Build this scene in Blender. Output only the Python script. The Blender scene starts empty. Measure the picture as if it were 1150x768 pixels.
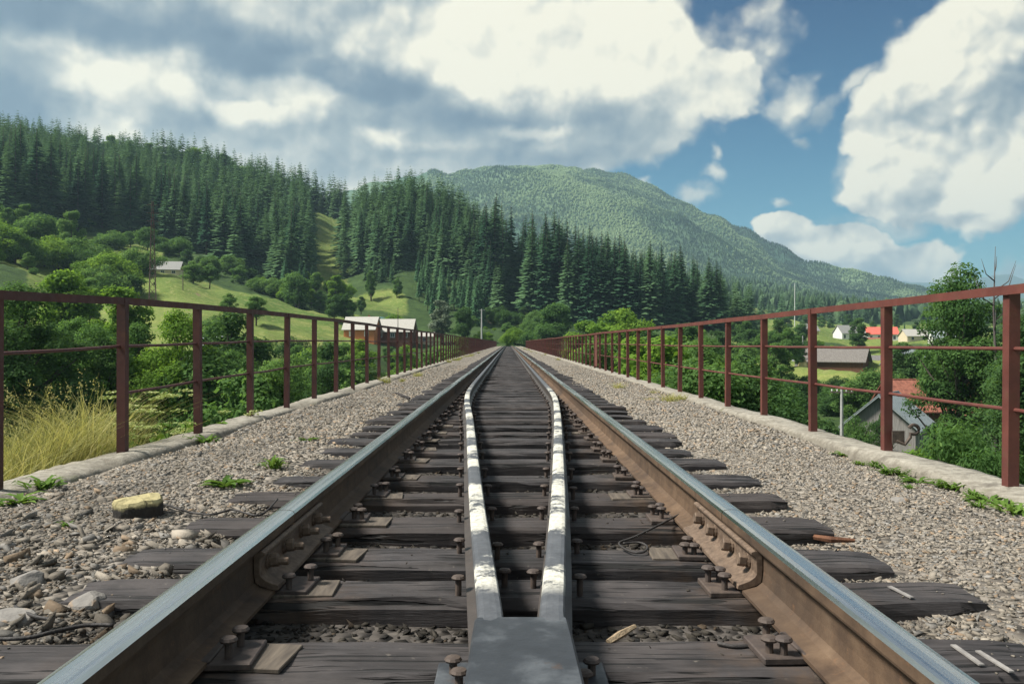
import bpy, bmesh, math, random
import numpy as np
from mathutils import Vector, Matrix
R = math.radians
scn = bpy.context.scene
COL = scn.collection
rnd = random.Random(7)
rng = np.random.default_rng(7)
F = 935.0; VX = 571.0; VY = 385.0; CZ = 0.593

def world_at(px, py, d):
    return ((px-VX)/F*d, d, CZ+(VY-py)/F*d)

# ------------------------------------------------------------------ object helpers
def link(o, parent=None):
    COL.objects.link(o)
    if parent is not None: o.parent = parent
    return o
def tag(o, label=None, cat=None, group=None, kind=None):
    if label: o['label'] = label
    if cat: o['category'] = cat
    if group: o['group'] = group
    if kind: o['kind'] = kind
    return o
def empty(name, loc=(0,0,0), rz=0.0, label=None, cat=None, group=None):
    o = bpy.data.objects.new(name, None); o.empty_display_size = .2
    o.location = loc; o.rotation_euler = (0,0,rz)
    COL.objects.link(o)
    return tag(o, label, cat, group)
def np_mesh(name, V, Fc, mats=(), smooth=False, attr=None, mi=None):
    """V (n,3); Fc (m,k) ints"""
    me = bpy.data.meshes.new(name)
    V = np.asarray(V, dtype=np.float32); Fc = np.asarray(Fc, dtype=np.int32)
    m, k = Fc.shape
    me.vertices.add(len(V)); me.vertices.foreach_set('co', V.ravel())
    me.loops.add(m*k); me.loops.foreach_set('vertex_index', Fc.ravel())
    me.polygons.add(m)
    me.polygons.foreach_set('loop_start', np.arange(0, m*k, k, dtype=np.int32))
    me.polygons.foreach_set('loop_total', np.full(m, k, dtype=np.int32))
    if smooth: me.polygons.foreach_set('use_smooth', np.ones(m, dtype=bool))
    if mi is not None: me.polygons.foreach_set('material_index', np.asarray(mi, dtype=np.int32))
    for x in mats: me.materials.append(x)
    if attr is not None:
        for an, (dom, dat) in attr.items():
            dat = np.asarray(dat, dtype=np.float32)
            if dat.ndim == 1:
                a = me.attributes.new(an, 'FLOAT', dom); a.data.foreach_set('value', dat)
            else:
                a = me.attributes.new(an, 'FLOAT_COLOR', dom)
                if dat.shape[1] == 3: dat = np.concatenate([dat, np.ones((len(dat),1), np.float32)], 1)
                a.data.foreach_set('color', dat.ravel())
    me.update(calc_edges=True); me.validate()
    return me
class MB:
    """collects boxes, lathes, prisms and tubes into ONE mesh"""
    def __init__(s): s.v=[]; s.f=[]; s.m=[]
    def add(s, vs, fs, mi=0):
        b=len(s.v); s.v += [tuple(v) for v in vs]; s.f += [tuple(b+i for i in f) for f in fs]; s.m += [mi]*len(fs)
    def box(s, c, size, rot=None, mi=0):
        hx,hy,hz=[q/2 for q in size]
        vs=[Vector((x,y,z)) for x in(-hx,hx) for y in(-hy,hy) for z in(-hz,hz)]
        if rot is not None: vs=[rot@v for v in vs]
        vs=[v+Vector(c) for v in vs]
        s.add(vs,[(0,1,3,2),(4,6,7,5),(0,4,5,1),(2,3,7,6),(0,2,6,4),(1,5,7,3)],mi)
    def lathe(s, prof, c, axis=(0,0,1), n=10, mi=0, squash=1.0):
        q=Vector((0,0,1)).rotation_difference(Vector(axis).normalized())
        vs=[];fs=[]
        for r,z in prof:
            for k in range(n):
                a=2*math.pi*k/n
                vs.append(Vector(c)+q@Vector((r*math.cos(a),r*math.sin(a)*squash,z)))
        for i in range(len(prof)-1):
            for k in range(n):
                fs.append((i*n+k,i*n+(k+1)%n,(i+1)*n+(k+1)%n,(i+1)*n+k))
        fs.append(tuple(range(n))[::-1]); fs.append(tuple((len(prof)-1)*n+k for k in range(n)))
        s.add(vs,fs,mi)
    def tube(s, pts, r, n=6, mi=0):
        pts=[Vector(p) for p in pts]
        if not hasattr(r,'__len__'): r=[r]*len(pts)
        vs=[];fs=[]; up=Vector((.13,.21,.97))
        for i,p in enumerate(pts):
            t=(pts[min(i+1,len(pts)-1)]-pts[max(i-1,0)]).normalized()
            u=t.cross(up)
            if u.length<1e-3: u=t.cross(Vector((1,0,0)))
            u.normalize(); w=t.cross(u)
            for k in range(n):
                a=2*math.pi*k/n; vs.append(p+(u*math.cos(a)+w*math.sin(a))*r[i])
        for i in range(len(pts)-1):
            for k in range(n):
                fs.append((i*n+k,i*n+(k+1)%n,(i+1)*n+(k+1)%n,(i+1)*n+k))
        fs.append(tuple(range(n))[::-1]); fs.append(tuple((len(pts)-1)*n+k for k in range(n)))
        s.add(vs,fs,mi)
    def sweep(s, prof, path, mi=0, mis=None):
        """prof: closed list of (x,z); path: list of (x,y,z); cross-section stays in the XZ plane"""
        n=len(prof); vs=[];fs=[]
        for (x,y,z) in path:
            for (a,b) in prof: vs.append((x+a,y,z+b))
        ms=[]
        for i in range(len(path)-1):
            for k in range(n):
                fs.append((i*n+k,i*n+(k+1)%n,(i+1)*n+(k+1)%n,(i+1)*n+k)); ms.append(mis[k] if mis else mi)
        fs.append(tuple(range(n))); ms.append(mi)
        fs.append(tuple((len(path)-1)*n+k for k in range(n))[::-1]); ms.append(mi)
        b=len(s.v); s.v+=vs; s.f+=[tuple(b+i for i in f) for f in fs]; s.m+=ms
    def mesh(s, name, mats, bevel=0, smooth=False):
        me=bpy.data.meshes.new(name); me.from_pydata([tuple(v) for v in s.v],[],s.f)
        for m in (mats if isinstance(mats,(list,tuple)) else [mats]): me.materials.append(m)
        me.polygons.foreach_set('material_index', s.m)
        bm=bmesh.new(); bm.from_mesh(me); bmesh.ops.recalc_face_normals(bm, faces=bm.faces)
        if bevel: bmesh.ops.bevel(bm, geom=bm.edges[:], offset=bevel, segments=1, affect='EDGES', clamp_overlap=True)
        bm.to_mesh(me); bm.free()
        if smooth:
            me.polygons.foreach_set('use_smooth', [True]*len(me.polygons))
        me.update(); return me
    def build(s, name, mats, parent=None, bevel=0, smooth=False, loc=None):
        o=bpy.data.objects.new(name, s.mesh(name,mats,bevel,smooth))
        if loc: o.location=loc
        return link(o,parent)
def obj(name, me, parent=None, loc=(0,0,0), rot=(0,0,0), sc=1.0):
    o=bpy.data.objects.new(name, me); o.location=loc; o.rotation_euler=rot
    o.scale=(sc,sc,sc) if not hasattr(sc,'__len__') else sc
    return link(o,parent)
def copy_tree(o, parent=None):
    c=o.copy(); COL.objects.link(c); c.parent=parent
    if parent is not None: c.matrix_parent_inverse=o.matrix_parent_inverse
    for ch in o.children: copy_tree(ch,c)
    return c

# ------------------------------------------------------------------ node helpers
class NT:
    def __init__(s, nt): s.nt=nt
    def n(s, typ, _o=0, **kw):
        nd=s.nt.nodes.new(typ)
        for k,v in kw.items():
            if k.startswith('p_'): setattr(nd,k[2:],v)
        for k,v in kw.items():
            if k.startswith('p_'): continue
            key=int(k[1:]) if (k[0]=='i' and k[1:].isdigit()) else k.replace('_',' ')
            inp=nd.inputs[key]
            s.set(inp,v)
        nd_out=nd.outputs
        return nd if _o is None else nd_out[_o]
    def set(s, inp, v):
        if hasattr(v,'is_output') : s.nt.links.new(v,inp)
        else:
            if inp.type=='RGBA' and len(v)==3: v=(*v,1)
            inp.default_value=v
    def math(s, op, a, b=0.0, c=None, clamp=False):
        nd=s.nt.nodes.new('ShaderNodeMath'); nd.operation=op; nd.use_clamp=clamp
        s.set(nd.inputs[0],a); s.set(nd.inputs[1],b)
        if c is not None: s.set(nd.inputs[2],c)
        return nd.outputs[0]
    def vmath(s, op, a, b=(0,0,0)):
        nd=s.nt.nodes.new('ShaderNodeVectorMath'); nd.operation=op
        s.set(nd.inputs[0],a)
        if op=='SCALE': s.set(nd.inputs['Scale'],b)
        else: s.set(nd.inputs[1],b)
        return nd.outputs[0]
    def mix(s, f, a, b, mode='MIX'):
        nd=s.nt.nodes.new('ShaderNodeMix'); nd.data_type='RGBA'; nd.blend_type=mode
        s.set(nd.inputs[0],f); s.set(nd.inputs[6],a); s.set(nd.inputs[7],b)
        return nd.outputs[2]
    def ramp(s, f, stops, interp='LINEAR'):
        nd=s.nt.nodes.new('ShaderNodeValToRGB'); cr=nd.color_ramp; cr.interpolation=interp
        while len(cr.elements)<len(stops): cr.elements.new(0.5)
        for e,(p,c) in zip(cr.elements,stops):
            e.position=p; e.color=(c,c,c,1) if not hasattr(c,'__len__') else (*c,1)
        s.set(nd.inputs[0],f); return nd.outputs[0]
    def rng(s, v, a,b,c=0.0,d=1.0,smooth=False):
        nd=s.nt.nodes.new('ShaderNodeMapRange'); nd.clamp=True
        if smooth: nd.interpolation_type='SMOOTHSTEP'
        s.set(nd.inputs[0],v)
        for i,q in enumerate((a,b,c,d)): s.set(nd.inputs[1+i],q)
        return nd.outputs[0]
    def noise(s, vec, scale, detail=4, rough=.55, _o=0, dist=0.0):
        return s.n('ShaderNodeTexNoise',_o,Vector=vec,Scale=scale,Detail=detail,Roughness=rough,Distortion=dist)
    def vor(s, vec, scale, feature='F1', out='Distance', rand=1.0):
        nd=s.nt.nodes.new('ShaderNodeTexVoronoi'); nd.feature=feature
        s.set(nd.inputs['Vector'],vec); nd.inputs['Scale'].default_value=scale; nd.inputs['Randomness'].default_value=rand
        return nd.outputs[out]
    def map(s, vec, loc=(0,0,0), rot=(0,0,0), sc=(1,1,1), typ='POINT'):
        nd=s.nt.nodes.new('ShaderNodeMapping'); nd.vector_type=typ
        s.set(nd.inputs[0],vec); nd.inputs[1].default_value=loc; nd.inputs[2].default_value=rot; nd.inputs[3].default_value=sc
        return nd.outputs[0]
    def bump(s, h, strength=.5, dist=.02, normal=None):
        nd=s.nt.nodes.new('ShaderNodeBump'); nd.inputs['Strength'].default_value=strength; nd.inputs['Distance'].default_value=dist
        s.set(nd.inputs['Height'],h)
        if normal is not None: s.set(nd.inputs['Normal'],normal)
        return nd.outputs[0]
def new_mat(name):
    m=bpy.data.materials.new(name); m.use_nodes=True; nt=m.node_tree; nt.nodes.clear()
    return m, NT(nt)
def finish(m, t, color, rough=.8, metal=0.0, normal=None, spec=.3):
    b=t.n('ShaderNodeBsdfPrincipled',None)
    t.set(b.inputs['Base Color'],color); t.set(b.inputs['Roughness'],rough); t.set(b.inputs['Metallic'],metal)
    t.set(b.inputs['Specular IOR Level'],spec)
    if normal is not None: t.set(b.inputs['Normal'],normal)
    o=t.n('ShaderNodeOutputMaterial',None); t.nt.links.new(b.outputs[0],o.inputs[0])
    return m
def pos(t): return t.n('ShaderNodeNewGeometry',0)
def objco(t): return t.n('ShaderNodeTexCoord',3)
def orand(t): return t.n('ShaderNodeObjectInfo','Random')

M={}
def mk_materials():
    # timber sleeper
    m,t=new_mat('creosoted_timber'); p=objco(t); r=orand(t)
    pp=t.n('ShaderNodeVectorMath',0,p_operation='ADD',i0=p,i1=t.n('ShaderNodeCombineXYZ',0,X=t.math('MULTIPLY',r,37.0),Y=t.math('MULTIPLY',r,91.0)))
    g=t.map(pp,sc=(1.2,22,16)); n1=t.noise(g,2.2,7,.65); n2=t.noise(pp,3.5,4,.6); n3=t.noise(t.map(pp,sc=(.55,16,9)),3.4,3,.5)
    crack=t.rng(n3,.575,.62,0,1)
    c=t.ramp(n1,[(.25,(.012,.011,.011)),(.5,(.030,.027,.028)),(.78,(.074,.069,.072))])
    c=t.mix(t.rng(n2,.45,.85),c,(.085,.074,.072)); c=t.mix(t.rng(t.noise(pp,1.3,5,.65),.55,.7,0,.75),c,(.018,.016,.017)); c=t.mix(t.rng(t.noise(pp,26,4,.7),.64,.72,0,.6),c,(.17,.15,.125)); 
    c=t.mix(t.math('MULTIPLY',t.rng(r,.45,1),.5),c,(.05,.038,.033))
    ox=t.n('ShaderNodeSeparateXYZ',0,Vector=p); st=t.rng(t.math('ABSOLUTE',t.math('SUBTRACT',t.math('ABSOLUTE',ox),.78)),.34,.08); c=t.mix(t.math('MULTIPLY',st,t.rng(t.noise(pp,6,5,.65),.42,.62,0,.75)),c,(.085,.055,.036))
    c=t.mix(t.math('MULTIPLY',crack,.9),c,(.008,.008,.008))
    h=t.math('SUBTRACT',t.math('ADD',t.math('MULTIPLY',n1,.5),t.math('MULTIPLY',n2,.3)),t.math('MULTIPLY',crack,1.2))
    M['timber']=finish(m,t,c,t.rng(n1,.2,.8,.62,.88),0,t.bump(h,.9,.012),.35)
    # rusty rail side
    m,t=new_mat('rusty_rail_steel'); p=objco(t); n1=t.noise(p,9,6,.65); n2=t.noise(t.map(p,sc=(1,.25,1)),3,4)
    c=t.ramp(n1,[(.3,(.06,.038,.025)),(.55,(.115,.074,.046)),(.8,(.18,.122,.078))]); c=t.mix(t.rng(n2,.42,.7,0,.75),c,(.035,.026,.021)); c=t.mix(t.rng(t.noise(p,22,5,.7),.6,.7,0,.5),c,(.16,.085,.045))
    M['rust']=finish(m,t,c,.78,0,t.bump(t.noise(p,60,5,.7),.35,.004),.3)
    m,t=new_mat('polished_rail_head'); p=objco(t); n=t.noise(t.map(p,sc=(60,.6,1)),3,5,.6); n2=t.noise(t.map(p,sc=(14,.25,1)),2,3)
    c=t.mix(t.rng(n,.3,.7),(.62,.62,.60),(.78,.78,.76)); c=t.mix(t.rng(n2,.6,.72,0,.6),c,(.36,.30,.25))
    M['shine']=finish(m,t,c,t.rng(n2,.35,.7,.2,.36),1.0,t.bump(n,.03,.002))
    # spikes, bolts, plates
    m,t=new_mat('dark_rusty_iron'); p=objco(t); n=t.noise(p,30,5,.65); r=orand(t)
    c=t.ramp(n,[(.3,(.045,.034,.03)),(.6,(.10,.075,.06)),(.85,(.17,.12,.085))]); M['iron']=finish(m,t,t.mix(t.math('MULTIPLY',r,.5),c,(.06,.05,.05)),.7,.15,t.bump(n,.4,.004),.4)
    m,t=new_mat('rusty_bolt'); p=objco(t); n=t.noise(p,50,5,.65)
    M['bolt']=finish(m,t,t.ramp(n,[(.3,(.08,.055,.04)),(.6,(.17,.12,.085)),(.9,(.25,.18,.13))]),.7,.15,t.bump(n,.4,.003),.4)
    m,t=new_mat('tan_board'); p=objco(t); n=t.noise(t.map(p,sc=(30,3,10)),2,5,.6)
    M['board']=finish(m,t,t.ramp(n,[(.3,(.06,.05,.042)),(.6,(.115,.095,.075)),(.85,(.17,.142,.112))]),.85,0,t.bump(n,.5,.004))
    # guard rail: dark steel with worn white paint, bare near the nose
    m,t=new_mat('worn_white_guard_rail'); p=pos(t); sx=t.n('ShaderNodeSeparateXYZ',None,Vector=p)
    y=sx.outputs[1]; nz=t.n('ShaderNodeNewGeometry','Normal'); up=t.n('ShaderNodeSeparateXYZ',2,Vector=nz)
    n1=t.noise(t.map(p,sc=(.5,1.7,.5)),1.25,3,.5); n2=t.noise(p,16,6,.75); n3=t.noise(p,60,4,.7)
    band=t.math('ADD',n1,t.math('MULTIPLY',t.math('SUBTRACT',n2,.5),.5))
    w=t.rng(band,.465,.53); w=t.math('MULTIPLY',w,t.rng(y,2.1,2.22)); w=t.math('MULTIPLY',w,t.rng(y,13,10))
    w=t.math('MULTIPLY',w,t.rng(sx.outputs[2],-.066,-.055)); w=t.math('MULTIPLY',w,t.rng(n2,.38,.46,.1,1))
    steel=t.ramp(n2,[(.3,(.05,.053,.06)),(.6,(.09,.095,.105)),(.85,(.16,.165,.17))])
    steel=t.mix(t.rng(sx.outputs[2],-.062,-.08),steel,t.mix(n2,(.03,.026,.025),(.075,.06,.05)))
    c=t.mix(w,steel,t.mix(t.rng(n3,.3,.6),(.30,.29,.25),(.60,.585,.51)))
    M['guard']=finish(m,t,c,t.rng(w,0,1,.5,.85),0,t.bump(t.math('ADD',n2,t.math('MULTIPLY',n3,.4)),.4,.005),.45)
    m,t=new_mat('bare_nose_steel'); p=objco(t); n1=t.noise(p,5,5,.6); n2=t.noise(p,40,4,.7)
    n3=t.noise(p,11,6,.75)
    c=t.ramp(t.math('ADD',t.math('MULTIPLY',n1,.6),t.math('MULTIPLY',n3,.4)),[(.32,(.024,.027,.032)),(.5,(.044,.049,.057)),(.70,(.14,.152,.165))]); c=t.mix(t.rng(t.noise(p,7,5,.7),.60,.68,0,.7),c,(.085,.055,.04)); M['nose']=finish(m,t,c,.5,.3,t.bump(n2,.25,.004),.4)
    # red-brown fence paint, with the left side's shade put into a darker copy
    for nm,ca,cb in (('left',(.088,.030,.026),(.055,.020,.019)),('right',(.135,.042,.032),(.09,.028,.023))):
        m,t=new_mat('red_brown_paint_'+nm); p=pos(t); n1=t.noise(p,3.5,4,.6); n2=t.noise(p,28,5,.7); n3=t.noise(p,9,5,.7)
        c=t.mix(t.rng(n1,.35,.65),ca,cb); c=t.mix(t.rng(n3,.56,.66,0,.75),c,(.10,.045,.026)); c=t.mix(t.rng(n2,.66,.72,0,.7),c,(.05,.02,.016))
        M['paint_'+nm]=finish(m,t,c,t.rng(n3,.4,.7,.5,.8),0,t.bump(t.math('ADD',n2,n3),.3,.004),.4)
    # concrete
    m,t=new_mat('old_concrete'); p=pos(t); n1=t.noise(p,2.2,5,.6); n2=t.noise(p,14,6,.7); n3=t.noise(p,5,5,.65); n4=t.noise(p,70,3,.6)
    c=t.ramp(n2,[(.28,(.19,.175,.15)),(.5,(.32,.30,.255)),(.8,(.46,.435,.375))]); c=t.mix(t.rng(n1,.52,.72,0,.7),c,(.24,.225,.195))
    c=t.mix(t.rng(n3,.55,.66,0,.8),c,(.11,.10,.088)); zz=t.n('ShaderNodeSeparateXYZ',2,Vector=p); c=t.mix(t.math('MULTIPLY',t.rng(t.math('ADD',zz,t.math('MULTIPLY',n2,.10)),-.15,-.20),.6),c,(.13,.115,.09)); c=t.mix(t.rng(t.noise(p,3.1,4),.62,.74,0,.6),c,(.17,.19,.09))
    h=t.math('ADD',t.math('MULTIPLY',n2,.8),t.math('MULTIPLY',n4,.3)); c=t.mix(.22,c,(.16,.14,.11)); M['concrete']=finish(m,t,c,.92,0,t.bump(h,.8,.02),.2)
    m,t=new_mat('viaduct_stone'); p=pos(t); v=t.vor(t.map(p,sc=(1,1,1.8)),1.2,'DISTANCE_TO_EDGE'); n=t.noise(p,6,5)
    c=t.mix(t.rng(n,.3,.7),(.2,.19,.16),(.34,.32,.28)); c=t.mix(t.rng(v,0,.05),(.12,.11,.1),c); M['stone']=finish(m,t,c,.9,0,t.bump(n,.5,.03))
    # ballast bed
    m,t=new_mat('crushed_stone_bed'); p=pos(t); sx=t.n('ShaderNodeSeparateXYZ',None,Vector=p)
    v=t.vor(p,22); vc=t.vor(p,22,out='Color'); v2=t.vor(p,9); n=t.noise(p,1.1,5,.6); n2=t.noise(p,5,5,.65)
    g=t.n('ShaderNodeSeparateColor',0,Color=vc)
    c=t.ramp(g,[(.0,(.095,.084,.07)),(.35,(.19,.167,.138)),(.7,(.27,.24,.2)),(1,(.35,.315,.27))])
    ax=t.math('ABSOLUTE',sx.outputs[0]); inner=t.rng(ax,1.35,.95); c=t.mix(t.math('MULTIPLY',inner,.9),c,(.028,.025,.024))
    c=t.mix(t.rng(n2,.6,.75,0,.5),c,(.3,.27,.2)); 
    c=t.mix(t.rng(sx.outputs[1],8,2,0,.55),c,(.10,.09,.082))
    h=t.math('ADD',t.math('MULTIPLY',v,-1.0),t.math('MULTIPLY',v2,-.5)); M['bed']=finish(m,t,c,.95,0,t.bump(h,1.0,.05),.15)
    # loose stones use an attribute
    m,t=new_mat('ballast_stone'); a=t.n('ShaderNodeAttribute',None,p_attribute_name='col'); p=pos(t); n=t.noise(p,35,5,.65)
    c=t.mix(t.rng(n,.3,.75,0,.55),a.outputs[0],t.mix(.5,a.outputs[0],(.6,.55,.48),'MULTIPLY')); M['stones']=finish(m,t,c,.9,0,t.bump(n,.6,.01),.2)
    # foliage
    def leafmat(name, lo, mid, hi, rand_amt=.5, trans=.25, rough=.7, spec=.08):
        m,t=new_mat(name); a=t.n('ShaderNodeAttribute',2,p_attribute_name='v'); r=orand(t)
        f=t.math('ADD',t.math('MULTIPLY',a,.75),t.math('MULTIPLY',t.math('SUBTRACT',r,.5),rand_amt))
        c=t.ramp(f,[(.0,lo),(.4,mid),(.85,hi)])
        d=t.n('ShaderNodeBsdfPrincipled',None); t.set(d.inputs['Base Color'],c); t.set(d.inputs['Roughness'],rough); t.set(d.inputs['Specular IOR Level'],spec)
        tr=t.n('ShaderNodeBsdfTranslucent',0,Color=t.mix(.5,c,t.mix(1.0,c,(1.6,1.5,.6),'MULTIPLY')))
        ms=t.n('ShaderNodeMixShader',None); ms.inputs[0].default_value=trans; t.nt.links.new(d.outputs[0],ms.inputs[1]); t.nt.links.new(tr,ms.inputs[2])
        o=t.n('ShaderNodeOutputMaterial',None); t.nt.links.new(ms.outputs[0],o.inputs[0]); M[name]=m; return m
    leafmat('spruce_needles',(.019,.05,.028),(.046,.104,.053),(.092,.165,.074),.75,.2,.9,.0)
    leafmat('bright_spruce_needles',(.035,.085,.045),(.062,.135,.066),(.10,.19,.08),.5,.15,.9,.0)
    leafmat('leaves_dark',(.032,.075,.026),(.064,.132,.044),(.11,.195,.06),.4,.5)
    leafmat('leaves_mid',(.052,.115,.034),(.10,.195,.055),(.165,.27,.078),.4,.5)
    leafmat('leaves_bright',(.075,.15,.025),(.145,.26,.038),(.22,.34,.055),.35,.5)
    leafmat('leaves_silver',(.09,.125,.085),(.17,.215,.15),(.27,.31,.23),.2,.25)
    leafmat('weed_leaves',(.05,.10,.02),(.10,.18,.035),(.17,.26,.06),.3,.3)
    leafmat('dry_grass',(.16,.185,.065),(.34,.335,.13),(.52,.475,.24),.2,.4)
    leafmat('cow_parsley',(.12,.2,.05),(.25,.32,.1),(.50,.53,.28),.2,.3)
    leafmat('far_canopy',(.055,.105,.062),(.16,.25,.125),(.32,.41,.21),.0,.5,.9,.0)
    def simple(key, name, ca, cb, sc=6, rough=.85, st=(1,1,1), bump=.3, metal=0, co='pos'):
        m,t=new_mat(name); p=pos(t) if co=='pos' else objco(t); n=t.noise(t.map(p,sc=st),sc,5,.62)
        M[key]=finish(m,t,t.mix(t.rng(n,.3,.7),ca,cb),rough,metal,t.bump(n,bump,.03),.3)
    simple('bark','bark',(.05,.04,.032),(.12,.10,.085),5,.95,(1,1,.25),.7)
    simple('spruce_bark','spruce_bark',(.06,.045,.038),(.14,.11,.095),5,.95,(1,1,.25),.7)
    simple('deadwood','dead_grey_wood',(.06,.05,.05),(.13,.11,.10),5,.95,(1,1,.25),.5)
    simple('grey_wood','weathered_board_wall',(.14,.13,.125),(.30,.285,.27),3,.9,(6,6,.3),.5)
    simple('brown_wood','brown_board_wall',(.075,.034,.02),(.16,.075,.042),3,.9,(6,6,.3),.5)
    simple('orange_wall','orange_plank_wall',(.40,.14,.05),(.52,.2,.075),2,.85,(.6,.6,5),.3)
    simple('cream_wall','cream_render_wall',(.50,.42,.29),(.62,.53,.38),2)
    simple('white_wall','white_render_wall',(.58,.58,.55),(.72,.72,.69),2)
    simple('yellow_wall','yellow_render_wall',(.55,.45,.16),(.66,.55,.22),2)
    simple('grey_roof','grey_sheet_roof',(.17,.17,.165),(.29,.285,.27),2,.6,(3,3,1),.3)
    simple('pale_roof','pale_sheet_roof',(.30,.285,.26),(.44,.425,.38),1.5,.6,(3,3,1),.2)
    simple('blue_roof','blue_grey_sheet_roof',(.17,.205,.215),(.29,.325,.335),1.5,.5,(3,3,1),.2)
    simple('teal_roof','teal_sheet_roof',(.22,.42,.37),(.3,.52,.46),1.5,.6)
    simple('tile_roof','orange_tile_roof',(.14,.05,.035),(.33,.13,.085),2.2,.85,(1,1,1),.6)
    simple('red_roof','red_sheet_roof',(.50,.09,.065),(.62,.14,.10),1.5,.6)
    simple('dark_glass','dark_window_glass',(.03,.035,.04),(.06,.07,.08),2,.15)
    simple('trim','white_window_trim',(.6,.6,.58),(.7,.7,.68),4,.6)
    simple('dark_roof','dark_shingle_roof',(.09,.085,.085),(.17,.16,.155),4,.85)
    simple('pole_concrete','grey_pole',(.30,.30,.29),(.42,.42,.40),6,.85)
    simple('pole_wood','dark_pole_wood',(.07,.055,.045),(.14,.11,.09),6,.9,(1,1,.2))
    simple('lattice','rusty_lattice_steel',(.085,.05,.045),(.14,.08,.07),4,.75)
    simple('barn_roof','weathered_barn_roof',(.10,.088,.08),(.20,.185,.17),2,.85,(5,.6,1),.4)
    simple('hay','hay',(.40,.33,.16),(.55,.46,.25),4,.95,(1,1,1),.8)
    simple('cable','black_cable',(.022,.02,.02),(.05,.045,.043),20,.6)
    simple('stick','pale_splintered_wood',(.26,.19,.12),(.42,.33,.22),12,.9,(4,4,4),.5,co='obj')
    # yellow lichen topped block
    m,t=new_mat('yellow_topped_block'); p=objco(t); nz=t.n('ShaderNodeTexCoord',1); up=t.n('ShaderNodeSeparateXYZ',2,Vector=nz); z=t.n('ShaderNodeSeparateXYZ',2,Vector=p)
    n=t.noise(p,18,5,.7); f=t.rng(t.math('ADD',z,t.math('MULTIPLY',n,.05)),.094,.108); f=t.math('MULTIPLY',f,t.rng(n,.32,.4))
    M['block']=finish(m,t,t.mix(f,t.mix(n,(.02,.018,.017),(.06,.055,.05)),t.mix(n,(.27,.23,.11),(.44,.39,.22))),.9,0,t.bump(n,.8,.015),.2)
    m,t=new_mat('ochre_streaked_rock'); p=objco(t); n=t.noise(p,9,5,.65); n2=t.noise(p,14,4)
    M['rock']=finish(m,t,t.mix(t.rng(n2,.55,.68,0,.8),t.mix(n,(.11,.105,.10),(.30,.28,.255)),(.33,.2,.09)),.9,0,t.bump(n,.8,.02),.2)
    # ground: meadow, forest floor, bare earth picked by vertex attribute
    m,t=new_mat('valley_ground'); p=pos(t); a=t.n('ShaderNodeAttribute',2,p_attribute_name='meadow'); e=t.n('ShaderNodeAttribute',2,p_attribute_name='earth')
    n1=t.noise(p,.02,5,.6); n2=t.noise(p,.25,6,.7); n3=t.noise(t.map(p,sc=(1,2.5,1)),.06,4,.6); n4=t.noise(p,2.2,4,.7)
    mead=t.mix(t.rng(n1,.38,.62),(.092,.15,.033),(.185,.228,.06)); mead=t.mix(t.rng(n3,.5,.68,0,.65),mead,(.27,.27,.085)); mead=t.mix(t.rng(n2,.35,.7,.0,.55),mead,(.075,.125,.03))
    flo=t.mix(t.rng(n2,.3,.7),(.022,.042,.016),(.06,.10,.03)); ear=t.mix(t.rng(n2,.35,.65),(.10,.11,.045),(.26,.19,.12))
    mead=t.mix(t.rng(n4,.40,.66,0,.45),mead,(.07,.105,.026)); mead=t.mix(t.rng(t.noise(p,.7,4,.65),.52,.68,0,.55),mead,(.30,.28,.12))
    ff=t.rng(t.math('ADD',a,t.math('MULTIPLY',t.math('SUBTRACT',n2,.5),.5)),.42,.58)
    c=t.mix(ff,flo,mead); c=t.mix(t.rng(t.math('ADD',e,t.math('MULTIPLY',t.math('SUBTRACT',n2,.5),.7)),.45,.6),c,ear)
    M['ground']=finish(m,t,c,.95,0,t.bump(t.math('ADD',n2,t.math('MULTIPLY',n4,.3)),.7,.8),.1)
    m,t=new_mat('mountain_forest'); p=pos(t); n1=t.noise(p,.0022,5,.6); n2=t.noise(p,.02,6,.7); n3=t.noise(p,.006,4,.6)
    c=t.mix(t.rng(n1,.42,.6),(.05,.10,.055),(.15,.21,.10)); c=t.mix(t.rng(n2,.35,.7,0,.6),c,(.03,.06,.035)); c=t.mix(t.rng(n3,.66,.72,0,.5),c,(.17,.2,.085))
    M['mountain']=finish(m,t,c,.95,0,t.bump(n2,.8,10),.05)
    m,t=new_mat('far_ridge_forest'); p=pos(t); n2=t.noise(p,.004,6,.7)
    M['ridge']=finish(m,t,t.mix(t.rng(n2,.35,.65),(.028,.058,.05),(.05,.09,.06)),.95,0,None,.05)
mk_materials()

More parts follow.
